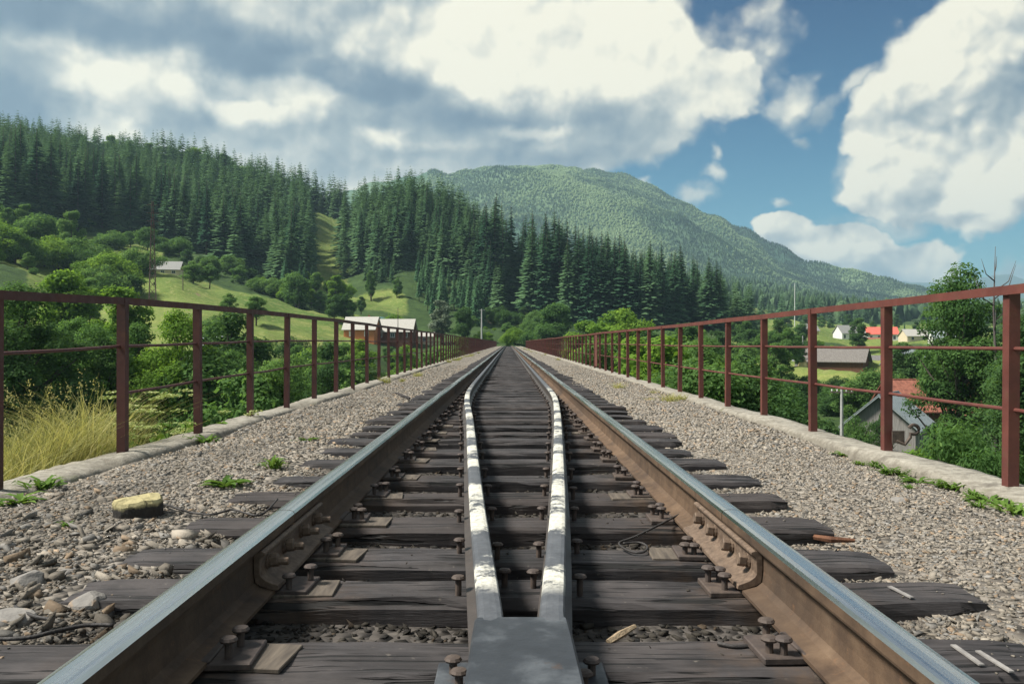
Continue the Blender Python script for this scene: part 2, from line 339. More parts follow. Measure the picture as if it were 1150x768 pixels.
# ------------------------------------------------------------------ terrain
def sines(seed, k=14, lo=.01, hi=.2):
    r=np.random.default_rng(seed); a=r.uniform(0,2*np.pi,k); f=np.exp(r.uniform(np.log(lo),np.log(hi),k)); ph=r.uniform(0,6.28,k)
    am=(lo/f)**.8; am/=np.sqrt((am**2).sum())
    def fn(x,y):
        o=0
        for i in range(k): o=o+am[i]*np.sin((x*np.cos(a[i])+y*np.sin(a[i]))*f[i]*6.283+ph[i])
        return o
    return fn
T_PX=np.array([-900,0,100,200,300,380,450,520,571,640,720,800,900,1000,1150,1900.])
T_T=(T_PX-VX)/F
T_D=np.array([3,6,10,20,40,70,110,150,200,250,300,350,420,500,700,1000,1500,3000,9000.])
T_Z=np.array([
 #-900   0    100   200   300  380  450  520  571  640  720  800  900  1000 1150 1900
 [-.5, -.45,-.45, -.6, -1.2,-1.5,-1.5,-1.5,-1.5,-1.5,-1.5,-1.5,-1.5,-1.5,-1.4,-1.2],
 [-1.,-.45,-.42, -.7, -1.5,-3, -3, -3, -3, -3, -3, -3, -2.6,-2.2,-2.0,-2.0],
 [-3.,-1.5,-1.0,-1.5, -3.5,-5, -6, -6, -6, -6, -6, -5, -5, -4.2,-3.6,-3.5],
 [-5., -6, -6, -7, -8.5,-10,-10,-10,-10,-10,-10,-9, -9, -8, -7, -6],
 [-7., -8, -9, -10, -11,-12,-12,-12,-12,-12,-12,-11,-11,-10,-9.5,-8],
 [-4., -6, -8, -9, -10,-12,-12,-12,-12,-12,-12,-11.5,-11,-10.5,-10,-8],
 [ 4.,  2, -3, -4, -5, -9, -11,-12,-12,-12,-12,-11,-10,-9, -8.5,-7],
 [12., 10,  4, 3.8, 1, -4, -8, -10,-11,-12,-11,-9.5,-7.2,-6.6,-6,-4],
 [24., 21, 14,12.4, 7, 2.7,-1.5,-3,-.9,-8, -6, -5, -3.9,-4.4,-4,-2],
 [38., 35,25.5,22, 13, 9.4,6.7, 4, 2, 1, 1, .2, -2.2,-3, -3, 0],
 [54., 50, 41,32.7,21.5,17,15,12.5, 8, 8, 6.7,5.4,-.8,-1.6,-2, 2],
 [70., 65, 57,46.6,34,28,38,33,19,13, 10, 8, 1.5, 0, 0, 6],
 [95., 88, 79, 70, 59,52,67,58, 32,18.6, 14, 11, 3.7,2.8, 2, 12],
 [120.,114,104,99.5,88,76,66, 50, 28, 20, 15,16.6,8.6,7.5,6, 20],
 [115.,108,98, 92, 80, 66,36, 18, 14, 14, 20, 34, 19, 18,16, 40],
 [80., 60, 60, 60, 50, 40,25, 20, 20, 30, 45, 52, 37, 27,22, 50],
 [60., 50, 50, 50, 40, 40,40, 50, 60, 80,105,110,84, 48,36, 60],
 [40., 40, 40, 40, 40, 40,40, 40, 40, 60, 80, 85, 70, 45,40, 40],
 [0]*16], dtype=float)
nz_a=sines(11,16,.012,.08); nz_b=sines(12,16,.08,.6)
def height(x,y):
    x=np.asarray(x,float); y=np.asarray(y,float)
    d=np.maximum(np.maximum(y,np.abs(x)/1.42),3.0)
    t=np.clip(x/d,T_T[0],T_T[-1]); ld=np.log(np.clip(d,3,9000)); LD=np.log(T_D)
    i=np.clip(np.searchsorted(LD,ld)-1,0,len(LD)-2); j=np.clip(np.searchsorted(T_T,t)-1,0,len(T_T)-2)
    a=np.clip((ld-LD[i])/(LD[i+1]-LD[i]),0,1); b=np.clip((t-T_T[j])/(T_T[j+1]-T_T[j]),0,1)
    z=(T_Z[i,j]*(1-a)+T_Z[i+1,j]*a)*(1-b)+(T_Z[i,j+1]*(1-a)+T_Z[i+1,j+1]*a)*b
    amp=np.clip(d/200,0.02,2.2)
    z=z+nz_a(x,y)*amp*1.2+nz_b(x,y)*np.clip(d/100,.03,.5)*.5
    back=np.clip((-y+4)/14,0,1); z=z*(1-back)+(-1.6)*back
    # embankment beyond the viaduct
    e=np.clip((y-192)/10,0,1)*np.clip((9-np.abs(x))/5,0,1)*np.clip((235-y)/20,0,1); z=z*(1-e)+(-.62)*e
    # nothing pokes through the deck
    k=(np.abs(x)<3.12)&(y>-6)&(y<200); z=np.where(k,np.minimum(z,-1.35),z)
    return z
MEADOWS=[ # px0,px1,d0,d1 in the valley: grass instead of forest floor
 (20,330,120,262),(60,200,255,300),(342,402,300,500),(380,470,258,318),(300,420,150,250),(810,1010,150,300),(850,1160,300,620),(815,880,520,760),(-60,150,180,285)]
def meadow_at(x,y):
    d=np.maximum(y,3.0); px=VX+F*x/d; m=np.zeros_like(x)
    for a,b,c,e in MEADOWS:
        w=np.clip(np.minimum((px-a)/25,(b-px)/25),0,1)*np.clip(np.minimum((d-c)/(.06*c),(e-d)/(.06*e)),0,1); m=np.maximum(m,w)
    m=np.where((x<-2.5)&(d<14),1,m)
    return np.where(y<2,.8,m)
def earth_at(x,y):
    d=np.maximum(y,3.0); px=VX+F*x/d
    m=np.clip(1-np.abs(px-(548+ (d-300)*.02))/9,0,1)*np.clip(np.minimum((d-270)/12,(352-d)/12),0,1)
    m=np.maximum(m,np.clip(1-np.abs(px-575)/14,0,1)*np.clip(np.minimum((d-290)/12,(335-d)/12),0,1)*.8)
    m=np.maximum(m,np.clip(1-np.abs(px-222)/10,0,1)*np.clip(1-np.abs(d-205)/6,0,1))
    return m
def build_ground():
    front=np.radians(np.arange(-48,48.01,.4)); rest=np.radians(np.arange(51,309.01,3))
    th=np.concatenate([front,rest]); rr=[1.5]
    while rr[-1]<7900: rr.append(rr[-1]*(1.035 if rr[-1]<900 else 1.09))
    rr=np.array(rr); nt_,nr=len(th),len(rr)
    X=np.outer(rr,np.sin(th)); Y=np.outer(rr,np.cos(th)); Z=height(X,Y)
    V=np.stack([X,Y,Z],-1).reshape(-1,3); V=np.concatenate([V,[[0,0,-1.35]]])
    idx=np.arange(nt_*nr).reshape(nr,nt_); n2=np.roll(idx,-1,1)
    Fq=np.stack([idx[:-1],n2[:-1],n2[1:],idx[1:]],-1).reshape(-1,4)[:, ::-1]
    me=np_mesh('ground',V[:-1],Fq,[M['ground']],True,{'meadow':('POINT',meadow_at(V[:-1,0],V[:-1,1])),'earth':('POINT',earth_at(V[:-1,0],V[:-1,1]))})
    tag(obj('ground',me),kind='structure')
build_ground()
# mountain
RPX=np.array([-100,250,420,510,540,560,590,610,650,700,760,820,880,920,950,1000,1060,1200.]); RPY=np.array([300,262,222,203,198,197,196.5,197,204,216,237,262,290,307,318,330,339,351.])
mt_a=sines(21,18,.0012,.02)
def mountain_z(px,s):
    """s 0 foot (y=1500) .. 1 ridge (y=2700) .. 1.6 behind"""
    dr=2700+ (px-590)*.35; y=1350+(dr-1350)*s
    zr=CZ+(VY-np.interp(px,RPX,RPY))*dr/F
    prof=np.where(s<=1, np.sin(np.clip(s,0,1)*np.pi/2)**1.25, 1-(s-1)*1.3)
    x=(px-VX)/F*y
    z=-5+(zr+5)*prof+mt_a(x,y)*26*np.clip(s*1.4,0,1)*np.clip((1.12-s)*3,.15,1)
    return x,y,z
def build_mountain():
    px=np.linspace(-100,1200,261); s=np.linspace(0,1.6,97); P,S=np.meshgrid(px,s)
    x,y,z=mountain_z(P,S); V=np.stack([x,y,z],-1).reshape(-1,3); n=len(px); idx=np.arange(len(V)).reshape(len(s),n)
    Fq=np.stack([idx[:-1,:-1],idx[:-1,1:],idx[1:,1:],idx[1:,:-1]],-1).reshape(-1,4)
    tag(obj('mountain',np_mesh('mountain',V,Fq,[M['mountain']],True)),kind='structure')
    def ridge(name,d,pts,seed):
        fn=sines(seed,16,.0006,.012); px=np.linspace(700,1750,220); s=np.linspace(0,1.5,24); P,S=np.meshgrid(px,s)
        zr=CZ+(VY-np.interp(px,[p[0] for p in pts],[p[1] for p in pts]))*d/F
        y=d-1500+1500*S; x=(P-VX)/F*y; z=-30+(zr[None]+30)*np.where(S<=1,np.sin(np.clip(S,0,1)*np.pi/2),1-(S-1))+fn(x,y)*22*np.clip(S,0,1)
        V=np.stack([x,y,z],-1).reshape(-1,3); n=len(px); idx=np.arange(len(V)).reshape(len(s),n)
        Fq=np.stack([idx[:-1,:-1],idx[:-1,1:],idx[1:,1:],idx[1:,:-1]],-1).reshape(-1,4)
        tag(obj(name,np_mesh(name,V,Fq,[M['ridge']],True)),kind='structure')
    ridge('far_ridge',7600,[(700,345),(930,330),(985,323),(1020,318),(1040,317),(1060,320),(1090,319),(1110,313),(1130,309),(1160,313),(1300,322),(1750,335)],31)
    ridge('far_ridge',5600,[(700,350),(960,345),(1000,337),(1040,333),(1060,331),(1090,325),(1120,321),(1150,315),(1200,310),(1400,318),(1750,330)],32)
build_mountain()

# ------------------------------------------------------------------ trees
def rot_rows(n, r):
    q=r.normal(size=(n,3)); return q/np.linalg.norm(q,axis=1,keepdims=True)
def leaf_quads(P, N, size, r, asp=1.6):
    """diamond leaves at P, lying across normals N"""
    n=len(P); a=rot_rows(n,r); u=np.cross(N,a); u/=np.linalg.norm(u,axis=1,keepdims=True)+1e-9; w=np.cross(N,u)
    s=size if hasattr(size,'__len__') else np.full(n,size); s=s[:,None]*r.uniform(.65,1.3,(n,1))
    u=u*s*asp*.5; w=w*s*.5
    V=np.stack([P-u,P-w+u*.1,P+u,P+w+u*.1],1).reshape(-1,3); Fq=np.arange(4*n).reshape(n,4)
    return V,Fq
def broadleaf_arrays(seed,H,Rc,nleaf,leaf,base=.28,nclump=34,shape=1.0,clump=.30,asp=1.6):
    r=np.random.default_rng(seed); pr=random.Random(seed)
    zc=H*(base+(1-base)*.5); hz=H*(1-base)*.5
    cs=[]
    for i in range(nclump):
        q=rot_rows(1,r)[0]; rad=r.uniform(.3,1.15)**.75
        c=np.array([q[0]*Rc*rad*.82,q[1]*Rc*rad*.82,zc+q[2]*hz*rad*.85]); 
        f=(c[2]-H*base)/(H*(1-base)); wdt=1.0-max(0,f-.45)*.75*shape; c[0]*=wdt; c[1]*=wdt; cs.append(c)
    cs.append(np.array([r.normal()*.1*Rc,r.normal()*.1*Rc,H*.9])); cs=np.array(cs)
    cr=Rc*clump*r.uniform(.5,1.5,len(cs))
    k=r.choice(len(cs),nleaf,p=cr**2/(cr**2).sum())
    q=rot_rows(nleaf,r); q[:,2]=np.abs(q[:,2])*np.where(r.random(nleaf)<.72,1,-1); q/=np.linalg.norm(q,axis=1,keepdims=True)
    rad=r.uniform(.25,1.12,nleaf)**.5
    sub=np.sin(q[:,0]*7+k)*np.sin(q[:,1]*7+2*k)*np.sin(q[:,2]*6)*.28
    P=cs[k]+q*(cr[k]*(rad+sub))[:,None]*np.array([1,1,.8])
    N=q*.6+rot_rows(nleaf,r)*.6+np.array([0,0,.45]); N/=np.linalg.norm(N,axis=1,keepdims=True)
    V,Fq=leaf_quads(P,N,leaf,r,asp)
    val=np.clip(r.normal(.5,.17,nleaf)+ (r.random(len(cs))[k]-.5)*.35,0,1)
    mb=MB(); top=Vector((r.normal()*.05*Rc,r.normal()*.05*Rc,H*.86)); tr=H*.02+.03
    pts=[Vector((0,0,-.6)),Vector((r.normal()*.02*H,r.normal()*.02*H,H*.25)),Vector((r.normal()*.03*H,r.normal()*.03*H,H*.5)),top]
    mb.tube(pts,[tr*1.25,tr*.9,tr*.6,tr*.12],8)
    for i in range(0,len(cs),2):
        c=Vector(cs[i]); z0=max(H*.16,min(H*.72,c.z-H*.2)); f=z0/(H*.86)
        st=pts[1].lerp(pts[2],min(1,max(0,(z0/H-.25)/.25))) if z0<H*.5 else pts[2].lerp(pts[3],(z0/H-.5)/.36); st.z=z0
        mid=st.lerp(c,.5)+Vector((0,0,-.05*H)); mb.tube([st,mid,c],[tr*.45*(1.1-f*.6),tr*.28,tr*.07],5)
    return V,Fq,val,mb
def tree_protos(prefix,mat,specs):
    out=[]
    for (seed,H,Rc,nl,lf,kw) in specs:
        V,Fq,val,mb=broadleaf_arrays(seed,H,Rc,nl,lf,**kw)
        cme=np_mesh(prefix+'_crown',V,Fq,[mat],False,{'v':('FACE',val)}); tme=mb.mesh(prefix+'_trunk',M['bark'],smooth=True)
        out.append((cme,tme,H,Rc))
    return out
def with_mat(ps,mat):
    o=[]
    for c,t,H,Rc in ps:
        c2=c.copy(); c2.materials.clear(); c2.materials.append(mat); o.append((c2,t,H,Rc))
    return o
P={}
P['near']=tree_protos('tree',M['leaves_mid'],[(1,12,3.6,42000,.115,dict(nclump=60,base=.16,clump=.27)),(2,12,3.1,38000,.11,dict(nclump=54,shape=1.2,base=.14,clump=.27)),(3,12,4.0,44000,.115,dict(nclump=66,shape=.8,base=.12,clump=.25))])
P['near_dark']=with_mat(P['near'],M['leaves_dark']); P['near_bright']=with_mat(P['near'],M['leaves_bright'])
P['mid']=tree_protos('tree',M['leaves_mid'],[(11,10,3.2,12000,.20,dict(nclump=40,base=.08)),(12,10,2.7,11000,.19,dict(nclump=36,shape=1.2,base=.06)),(13,10,3.7,13000,.20,dict(nclump=44,shape=.7,base=.05,clump=.27))])
P['mid_dark']=with_mat(P['mid'],M['leaves_dark']); P['mid_bright']=with_mat(P['mid'],M['leaves_bright']); P['mid_silver']=with_mat(P['mid'],M['leaves_silver'])
P['bush']=tree_protos('bush',M['leaves_mid'],[(21,4,2.3,9000,.13,dict(base=.02,nclump=30,clump=.33)),(22,4,2.0,8000,.125,dict(base=.0,nclump=26,clump=.34)),(23,4,2.8,10000,.13,dict(base=.0,nclump=36,shape=.6,clump=.3))])
P['bush_dark']=with_mat(P['bush'],M['leaves_dark']); P['bush_bright']=with_mat(P['bush'],M['leaves_bright'])
P['willow_bush']=tree_protos('bush',M['leaves_mid'],[(31,3.4,1.5,30000,.032,dict(base=0,nclump=60,clump=.22,asp=3.2))])

def spruce_arrays(seed,H=25.0,Rb=3.6,nw=30,nb=10,low=.07,wide=1.0):
    """whorls of drooping, toothed branches"""
    r=np.random.default_rng(seed); V=[];Fq=[];val=[]
    for i in range(nw):
        f=(i+r.uniform(-.3,.3))/nw; f=min(max(f,0),.985); z=H*(low+(1-low)*f); R0=Rb*(1-f)**.85*r.uniform(.8,1.15)+.12
        n=max(5,int(nb*(1-.45*f))); off=r.uniform(0,6.28)
        for k in range(n):
            a=off+6.283*k/n+r.normal()*.16; L=R0*r.uniform(.68,1.18); ca,sa=math.cos(a),math.sin(a)
            dr=L*r.uniform(.22,.5)*(1.15-f*.7); wd=(L*r.uniform(.22,.36)+.1)*wide; zz=z+r.normal()*H*.008
            rows=[(0.05,0,.12),(.45,-dr*.35,1.0),(.8,-dr*.85,.75),(1.0,-dr*.92,.05)]
            b=len(V)
            for (u,dz,w) in rows:
                x,y=ca*L*u,sa*L*u; ww=wd*w*.5; V+= [(x-sa*ww,y+ca*ww,zz+dz-ww*.45),(x,y,zz+dz+.05*L),(x+sa*ww,y-ca*ww,zz+dz-ww*.45)]
            vv=min(1,max(0,r.normal(.42,.16)))
            for q in range(3):
                for s in range(2):
                    Fq.append((b+q*3+s,b+q*3+s+1,b+q*3+s+4,b+q*3+s+3)); val.append(min(1,vv+.12*q))
    V=np.array(V);Fq=np.array(Fq)
    mb=MB(); tr=H*.0105+.04; mb.tube([(0,0,-1),(0,0,H*.5),(0,0,H*1.015)],[tr*1.2,tr*.7,.02],7)
    return V,Fq,np.array(val),mb
SP=[spruce_arrays(51,25,3.3,50,13,.05),spruce_arrays(52,25,2.8,52,12,.09),spruce_arrays(53,25,3.8,48,14,.03),spruce_arrays(54,25,2.6,46,12,.2)]
P['spruce']=[]
for V,Fq,val,mb in SP:
    P['spruce'].append((np_mesh('spruce_crown',V,Fq,[M['spruce_needles']],False,{'v':('FACE',val)}),mb.mesh('spruce_trunk',M['spruce_bark'],smooth=True),25.0,3.3))
P['spruce_bright']=with_mat(P['spruce'],M['bright_spruce_needles'])
SPL=[spruce_arrays(61,25,3.4,26,9,.04,1.3),spruce_arrays(62,25,2.9,28,8,.05,1.3),spruce_arrays(63,25,3.8,25,9,.03,1.3)]

def plant_tree(kind,proto,x,y,H,label,cat,group=None,z=None,width=1.0,names=None):
    cme,tme,h0,_=P[proto][rnd.randrange(len(P[proto]))]
    z=float(height(x,y)) if z is None else z
    e=empty(kind,(x,y,z-.05),rnd.uniform(0,6.28),label,cat,group); s=H/h0
    a,b=names or (('stem','foliage') if kind=='bush' else ('trunk','crown'))
    obj(a,tme,e,sc=(s,s,s)); obj(b,cme,e,sc=(s*width,s*width,s))
    return e
# -- spruces
def spruce_zone(px0,px1,dfn0,dfn1,space,Hr,keep=None):
    out=[]; tries=0; d0m=min(dfn0(px0),dfn0(px1),dfn0((px0+px1)/2)); d1m=max(dfn1(px0),dfn1(px1))
    xs0=(px0-VX)/F*d1m if px0<VX else (px0-VX)/F*d0m; xs1=(px1-VX)/F*d1m if px1>VX else (px1-VX)/F*d0m
    n=int((xs1-xs0)*(d1m-d0m)/space**2)
    X=rng.uniform(xs0,xs1,n); Y=rng.uniform(d0m,d1m,n); cell={}
    for x,y in zip(X,Y):
        px=VX+F*x/y
        if not(px0<=px<=px1) or not(dfn0(px)<=y<=dfn1(px)): continue
        if keep and not keep(px,y): continue
        c=(int(x/space),int(y/space)); ok=True
        for i in(-1,0,1):
            for j in(-1,0,1):
                for (u,v) in cell.get((c[0]+i,c[1]+j),()):
                    if (u-x)**2+(v-y)**2<(space*.62)**2: ok=False
        if not ok: continue
        cell.setdefault(c,[]).append((x,y)); out.append((x,y,rnd.uniform(*Hr)))
    return out
ip=lambda xs,ys:(lambda q:float(np.interp(q,xs,ys)))
left=spruce_zone(-40,388,ip([-40,0,50,100,160,210,260,320,388],[262,268,286,300,312,312,300,294,322]),ip([-40,388],[535,520]),4.6,(16,30),
   keep=lambda px,d: not(348<px<386 and 300<d<485) )
knoll=spruce_zone(397,566,ip([392,430,470,520,566],[345,330,338,322,300]),ip([392,470,520,566],[462,460,450,405]),4.0,(16,27))
row=spruce_zone(540,842,ip([540,580,640,700,780,842],[305,300,288,284,286,300]),ip([540,842],[345,350]),4.4,(23,32),keep=lambda px,d:not(d<320 and 540<px<592))
for i in range(len(row)):
    x,y,h=row[i]; px=VX+F*x/y
    row[i]=(x,y,h*float(np.interp(px,[540,585,640,700,760,800,842],[1.3,1.32,1.12,1.05,.95,.82,.62])))
young=spruce_zone(470,552,ip([470,552],[272,268]),ip([470,520,552],[325,318,292]),5.0,(9,17))
young+=spruce_zone(318,352,ip([318,352],[268,285]),ip([318,352],[292,310]),5.5,(7,13))
young+=spruce_zone(408,450,ip([408,450],[318,318]),ip([408,450],[334,334]),3.6,(7,10))
rowr=spruce_zone(842,1000,ip([842,1000],[560,640]),ip([842,1000],[640,720]),11,(16,24))
allsp=[(a,'the left hillside forest') for a in left]+[(a,'knoll') for a in knoll]+[(a,'row') for a in row]
def vis_rank(it):
    (x,y,h),w=it; return h/y*(1.0 if w!='the left hillside forest' else .82)
allsp.sort(key=vis_rank,reverse=True)
LAB={'the left hillside forest':('dark green spruce in the dense forest covering the left hillside','spruces on the left hillside'),
 'knoll':('tall dark spruce standing on the knoll behind the long grey roofs','spruces on the central knoll'),
 'row':('tall dark spruce in the row below the big mountain, behind the bright trees','spruces in the row below the mountain')}
NI=255-len(young)//2
for (x,y,h),w in allsp[:NI]:
    plant_tree('spruce_tree','spruce',x,y,h,LAB[w][0],'tree',LAB[w][1],width=rnd.uniform(1.15,1.85))
rest=[a for a,_ in allsp[NI:]]+rowr
for i,(x,y,h) in enumerate(young):
    if i<40: plant_tree('spruce_tree','spruce_bright',x,y,h,'young lighter green spruce at the foot of the dark spruce forest','tree','young spruces below the forest',width=1.25)
    else: rest.append((x,y,h))
def merge_spruces(lst,name,mat,label,cat):
    VV=[];FF=[];A=[];b=0
    for (x,y,h) in lst:
        V,Fq,val,_=SPL[rnd.randrange(3)]; a=rnd.uniform(0,6.28); s=h/25; c,sn=math.cos(a),math.sin(a)
        wd_=s*rnd.uniform(1.15,1.85); W=V*np.array([wd_,wd_,s]); W=np.stack([W[:,0]*c-W[:,1]*sn+x,W[:,0]*sn+W[:,1]*c+y,W[:,2]+float(height(x,y))],-1)
        VV.append(W); FF.append(Fq+b); b+=len(V); A.append(np.clip(val+rnd.uniform(-.28,.34),0,1))
    o=obj(name,np_mesh(name,np.concatenate(VV),np.concatenate(FF),[mat],False,{'v':('FACE',np.concatenate(A))}))
    tag(o,label,cat,kind='stuff')
print('spruces',len(left),len(knoll),len(row),len(young),len(rest))
merge_spruces(rest,'spruce_forest',M['spruce_needles'],'dense dark spruce forest massed over the left hillside and knoll','forest')
# -- far canopy on the mountain and the middle hill (one mass each)
def cones(P3,Hs,val,kind):
    """small tree forms: kind 0 spruce (two stacked cones), 1 round crown"""
    n=len(P3); ns=6; a=np.arange(ns)*2*np.pi/ns
    VV=[];FF=[];vv=[]
    prof0=[(.0,1.0),(.13,.55),(.10,.55),(.19,.0)]; prof1=[(.0,1.0),(.26,.86),(.40,.5),(.28,.12)]
    for kk,prof in ((0,prof0),(1,prof1)):
        idx=np.where(kind==kk)[0]
        if not len(idx): continue
        ring=np.array([[(pr*np.cos(q),pr*np.sin(q),pz) for q in a] for pr,pz in prof]).reshape(-1,3)
        jit=rng.uniform(.7,1.3,(len(idx),len(ring),1))
        W=P3[idx][:,None,:]+ring[None]*Hs[idx][:,None,None]*np.concatenate([jit,jit,np.ones_like(jit)],2)
        f=[]
        for i in range(len(prof)-1):
            for k in range(ns): f.append((i*ns+k,i*ns+(k+1)%ns,(i+1)*ns+(k+1)%ns,(i+1)*ns+k))
        f=np.array(f); m=len(ring)
        base=sum(len(q) for q in VV)
        VV.append(W.reshape(-1,3)); FF.append((f[None]+(np.arange(len(idx))*m)[:,None,None]+base).reshape(-1,4)); vv.append(np.repeat(val[idx],len(f)))
    return np.concatenate(VV),np.concatenate(FF),np.concatenate(vv)
n=70000; pxs=rng.uniform(480,1080,n); ss=rng.uniform(.12,1.0,n)**.8
x,y,z=mountain_z(pxs,ss); patch=sines(71,14,.0016,.01)(x,y)+rng.normal(0,.35,n)
dark=np.clip((pxs-760)/120,-.4,1)*.6  # shade of the mountain's right flank, put into the canopy colour
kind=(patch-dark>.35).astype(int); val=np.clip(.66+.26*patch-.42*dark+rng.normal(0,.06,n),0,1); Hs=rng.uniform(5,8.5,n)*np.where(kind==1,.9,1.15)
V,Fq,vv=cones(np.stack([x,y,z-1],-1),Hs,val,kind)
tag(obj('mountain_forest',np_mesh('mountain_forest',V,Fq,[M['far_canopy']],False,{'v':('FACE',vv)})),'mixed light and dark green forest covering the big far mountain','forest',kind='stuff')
n=9000; pxs=rng.uniform(740,1500,n); d=rng.uniform(640,1700,n); x=(pxs-VX)/F*d
k=~((pxs>815)&(pxs<885)&(d>520)&(d<770)); x=x[k]; d=d[k]; n=len(d)
kind=(rng.random(n)<.3).astype(int); val=np.clip(rng.normal(.30,.14,n),0,1); Hs=rng.uniform(13,24,n)*np.where(kind==1,.7,1)
V,Fq,vv=cones(np.stack([x,d,height(x,d)-1],-1),Hs,val,kind)
tag(obj('hill_forest',np_mesh('hill_forest',V,Fq,[M['far_canopy']],False,{'v':('FACE',vv)})),'green wooded hill behind the village, below the mountain','forest',kind='stuff')

# -- broadleaf trees and bushes
def tree_top(kind,proto,px,d,py,label,cat='tree',group=None,width=1.0,minH=1.0):
    x=(px-VX)/F*d; top=CZ+(VY-py)/F*d; z=float(height(x,d)); return plant_tree(kind,proto,x,d,max(minH,top-z),label,cat,group,width=width)
def zone(kind,proto,n,px0,px1,d0,d1,py0,py1,label,group,cat='tree',Hr=None,width=(.85,1.2)):
    for i in range(n):
        px=px0+(px1-px0)*((i+rnd.uniform(.1,.9))/n); d=rnd.uniform(d0,d1); pr=proto if isinstance(proto,str) else rnd.choice(proto)
        if Hr: plant_tree(kind,pr,(px-VX)/F*d,d,rnd.uniform(*Hr),label,cat,group,width=rnd.uniform(*width))
        else: tree_top(kind,pr,px,d,rnd.uniform(py0,py1),label,cat,group,rnd.uniform(*width))
tree_top('broadleaf_tree','near_bright',196,52,349,'bright green leafy tree just beyond the left railing, right of the tall grass',width=.85)
tree_top('broadleaf_tree','near_dark',30,46,318,'tall dark tree behind the left railing at the picture edge',width=1.0)
zone('broadleaf_tree',['near','near'],6,-60,165,38,62,338,372,'dark leafy tree in the shaded wood behind the tall grass','trees behind the tall grass')
zone('broadleaf_tree',['mid','mid_bright'],9,-80,150,85,150,296,335,'mid green tree on the lower left slope above the railing','trees on the lower left slope')
zone('broadleaf_tree',['mid','bush','bush_bright'],14,-60,130,170,262,254,304,'leafy tree on the hillside left of the small pale house','hillside trees left of the pale house')
zone('broadleaf_tree',['mid_dark','mid'],7,-30,95,225,272,222,258,'broadleaf tree on the upper left slope below the spruces','trees below the left spruces')
tree_top('broadleaf_tree','mid_dark',255,75,352,'grey green rounded tree right of the bright tree, in front of white roofs',width=1.1)
zone('broadleaf_tree',['near','near_dark','mid'],12,215,400,40,85,392,412,'leafy tree filling the valley just beyond the left railing','valley trees beyond the left railing')
zone('broadleaf_tree',['mid','mid_dark','mid_bright'],14,330,545,75,170,381,394,'green tree in the valley behind the far left railing','valley trees behind the far left railing')
zone('bush',['bush','bush_dark'],4,243,345,110,150,0,0,'rounded bush at the lower edge of the left meadow','bushes at the lower meadow edge','bush',(3,5.5))
for px,d,py,w,l in [(98,242,270,1.3,'round tree left of the small shed on the hillside'),(118,238,274,1.2,'low round tree just left of the hillside shed'),(218,232,294,1.5,'wide bushy tree right of the pale hillside house'),(236,235,297,1.4,'second bushy tree right of the pale hillside house'),(163,236,299,1.0,'small tree between the hillside shed and the pale house'),
   (258,172,330,1.2,'lone meadow tree above the left railing, left of its neighbour'),(288,168,331,1.2,'lone meadow tree above the left railing, right of its neighbour'),(335,235,318,.8,'upright tree at the edge of the sloping meadow'),(174,205,318,.8,'small shrubby tree in the meadow below the pale house')]:
    tree_top('broadleaf_tree',rnd.choice(['mid','mid_dark']) if 'bushy' not in l else 'mid',px,d,py,l,width=w)
zone('broadleaf_tree',['mid','bush','bush_bright','mid_bright'],28,250,395,256,300,303,338,'light green broadleaf tree in the belt at the foot of the left spruces','broadleaf belt below the left spruces')
zone('broadleaf_tree',['mid','mid_dark'],6,362,412,215,262,330,348,'leafy tree left of the orange plank house','trees left of the orange house')
tree_top('broadleaf_tree','mid',417,300,302,'slim yellowish tree above the orange plank house',width=.7)
tree_top('broadleaf_tree','mid',446,298,312,'dense grey green tree at the right of the small clearing',width=.8)
tree_top('broadleaf_tree','mid_silver',495,222,335,'silvery willow standing beside the long grey roof',width=1.15)
tree_top('broadleaf_tree','mid_dark',521,215,343,'dark green tree right of the silvery willow',width=.9)
tree_top('bush','bush_bright',441,216,355,'rounded light bush behind the long grey roof','bush',width=1.2)
zone('bush',['bush','bush_bright','bush_dark'],16,536,626,213,250,364,378,'bush crowding the far end of the track','bushes at the far end of the track','bush')
zone('bush',['bush','bush_dark'],26,515,630,250,312,0,0,'bush on the bare earth slope beyond the track end','bushes on the bare slope','bush',(3,6))
tree_top('broadleaf_tree','mid',624,225,338,'round mid green tree just right of the track end',width=1.25)
for px,d,py,w,l in [(655,172,357,1.2,'bright lime tree above the right railing, leftmost of three'),(690,165,351,1.25,'bright lime tree above the right railing, middle of three'),(706,160,349,1.1,'bright lime tree above the right railing, rightmost of three'),(672,150,362,1.2,'low bright lime tree in front of the three taller ones')]:
    tree_top('broadleaf_tree','mid_bright',px,d,py,l,width=w)
zone('broadleaf_tree',['near','mid','mid_bright'],18,655,800,48,120,372,392,'leafy green tree close behind the right railing','trees close behind the right railing')
zone('broadleaf_tree',['near','near_dark','near_bright'],9,745,862,30,62,398,440,'tree below deck level behind the right railing','trees below the deck on the right')
zone('broadleaf_tree',['mid','mid_dark'],14,725,900,120,200,366,388,'mid green tree beyond the right railing in front of the spruces','trees in front of the right spruces')
zone('broadleaf_tree',['mid','mid_dark'],12,760,905,220,300,355,374,'tree along the far meadow edge right of the spruces','trees along the far meadow edge')
zone('bush',['bush','bush_dark'],16,872,1010,96,135,415,440,'bush in the hedge between the barn and the near house','hedge between barn and near house','bush')
zone('bush',['bush','bush_dark'],5,862,918,64,90,452,482,'bush left of the grey boarded house','bushes left of the boarded house','bush')
zone('broadleaf_tree',['near','near_dark'],8,1160,1275,42,60,312,362,'big leafy tree at the right picture edge behind the railing','big trees at the right edge')
tree_top('broadleaf_tree','near',1080,64,303,'slender tree rising above the right railing, left of the dead tree',width=.85)
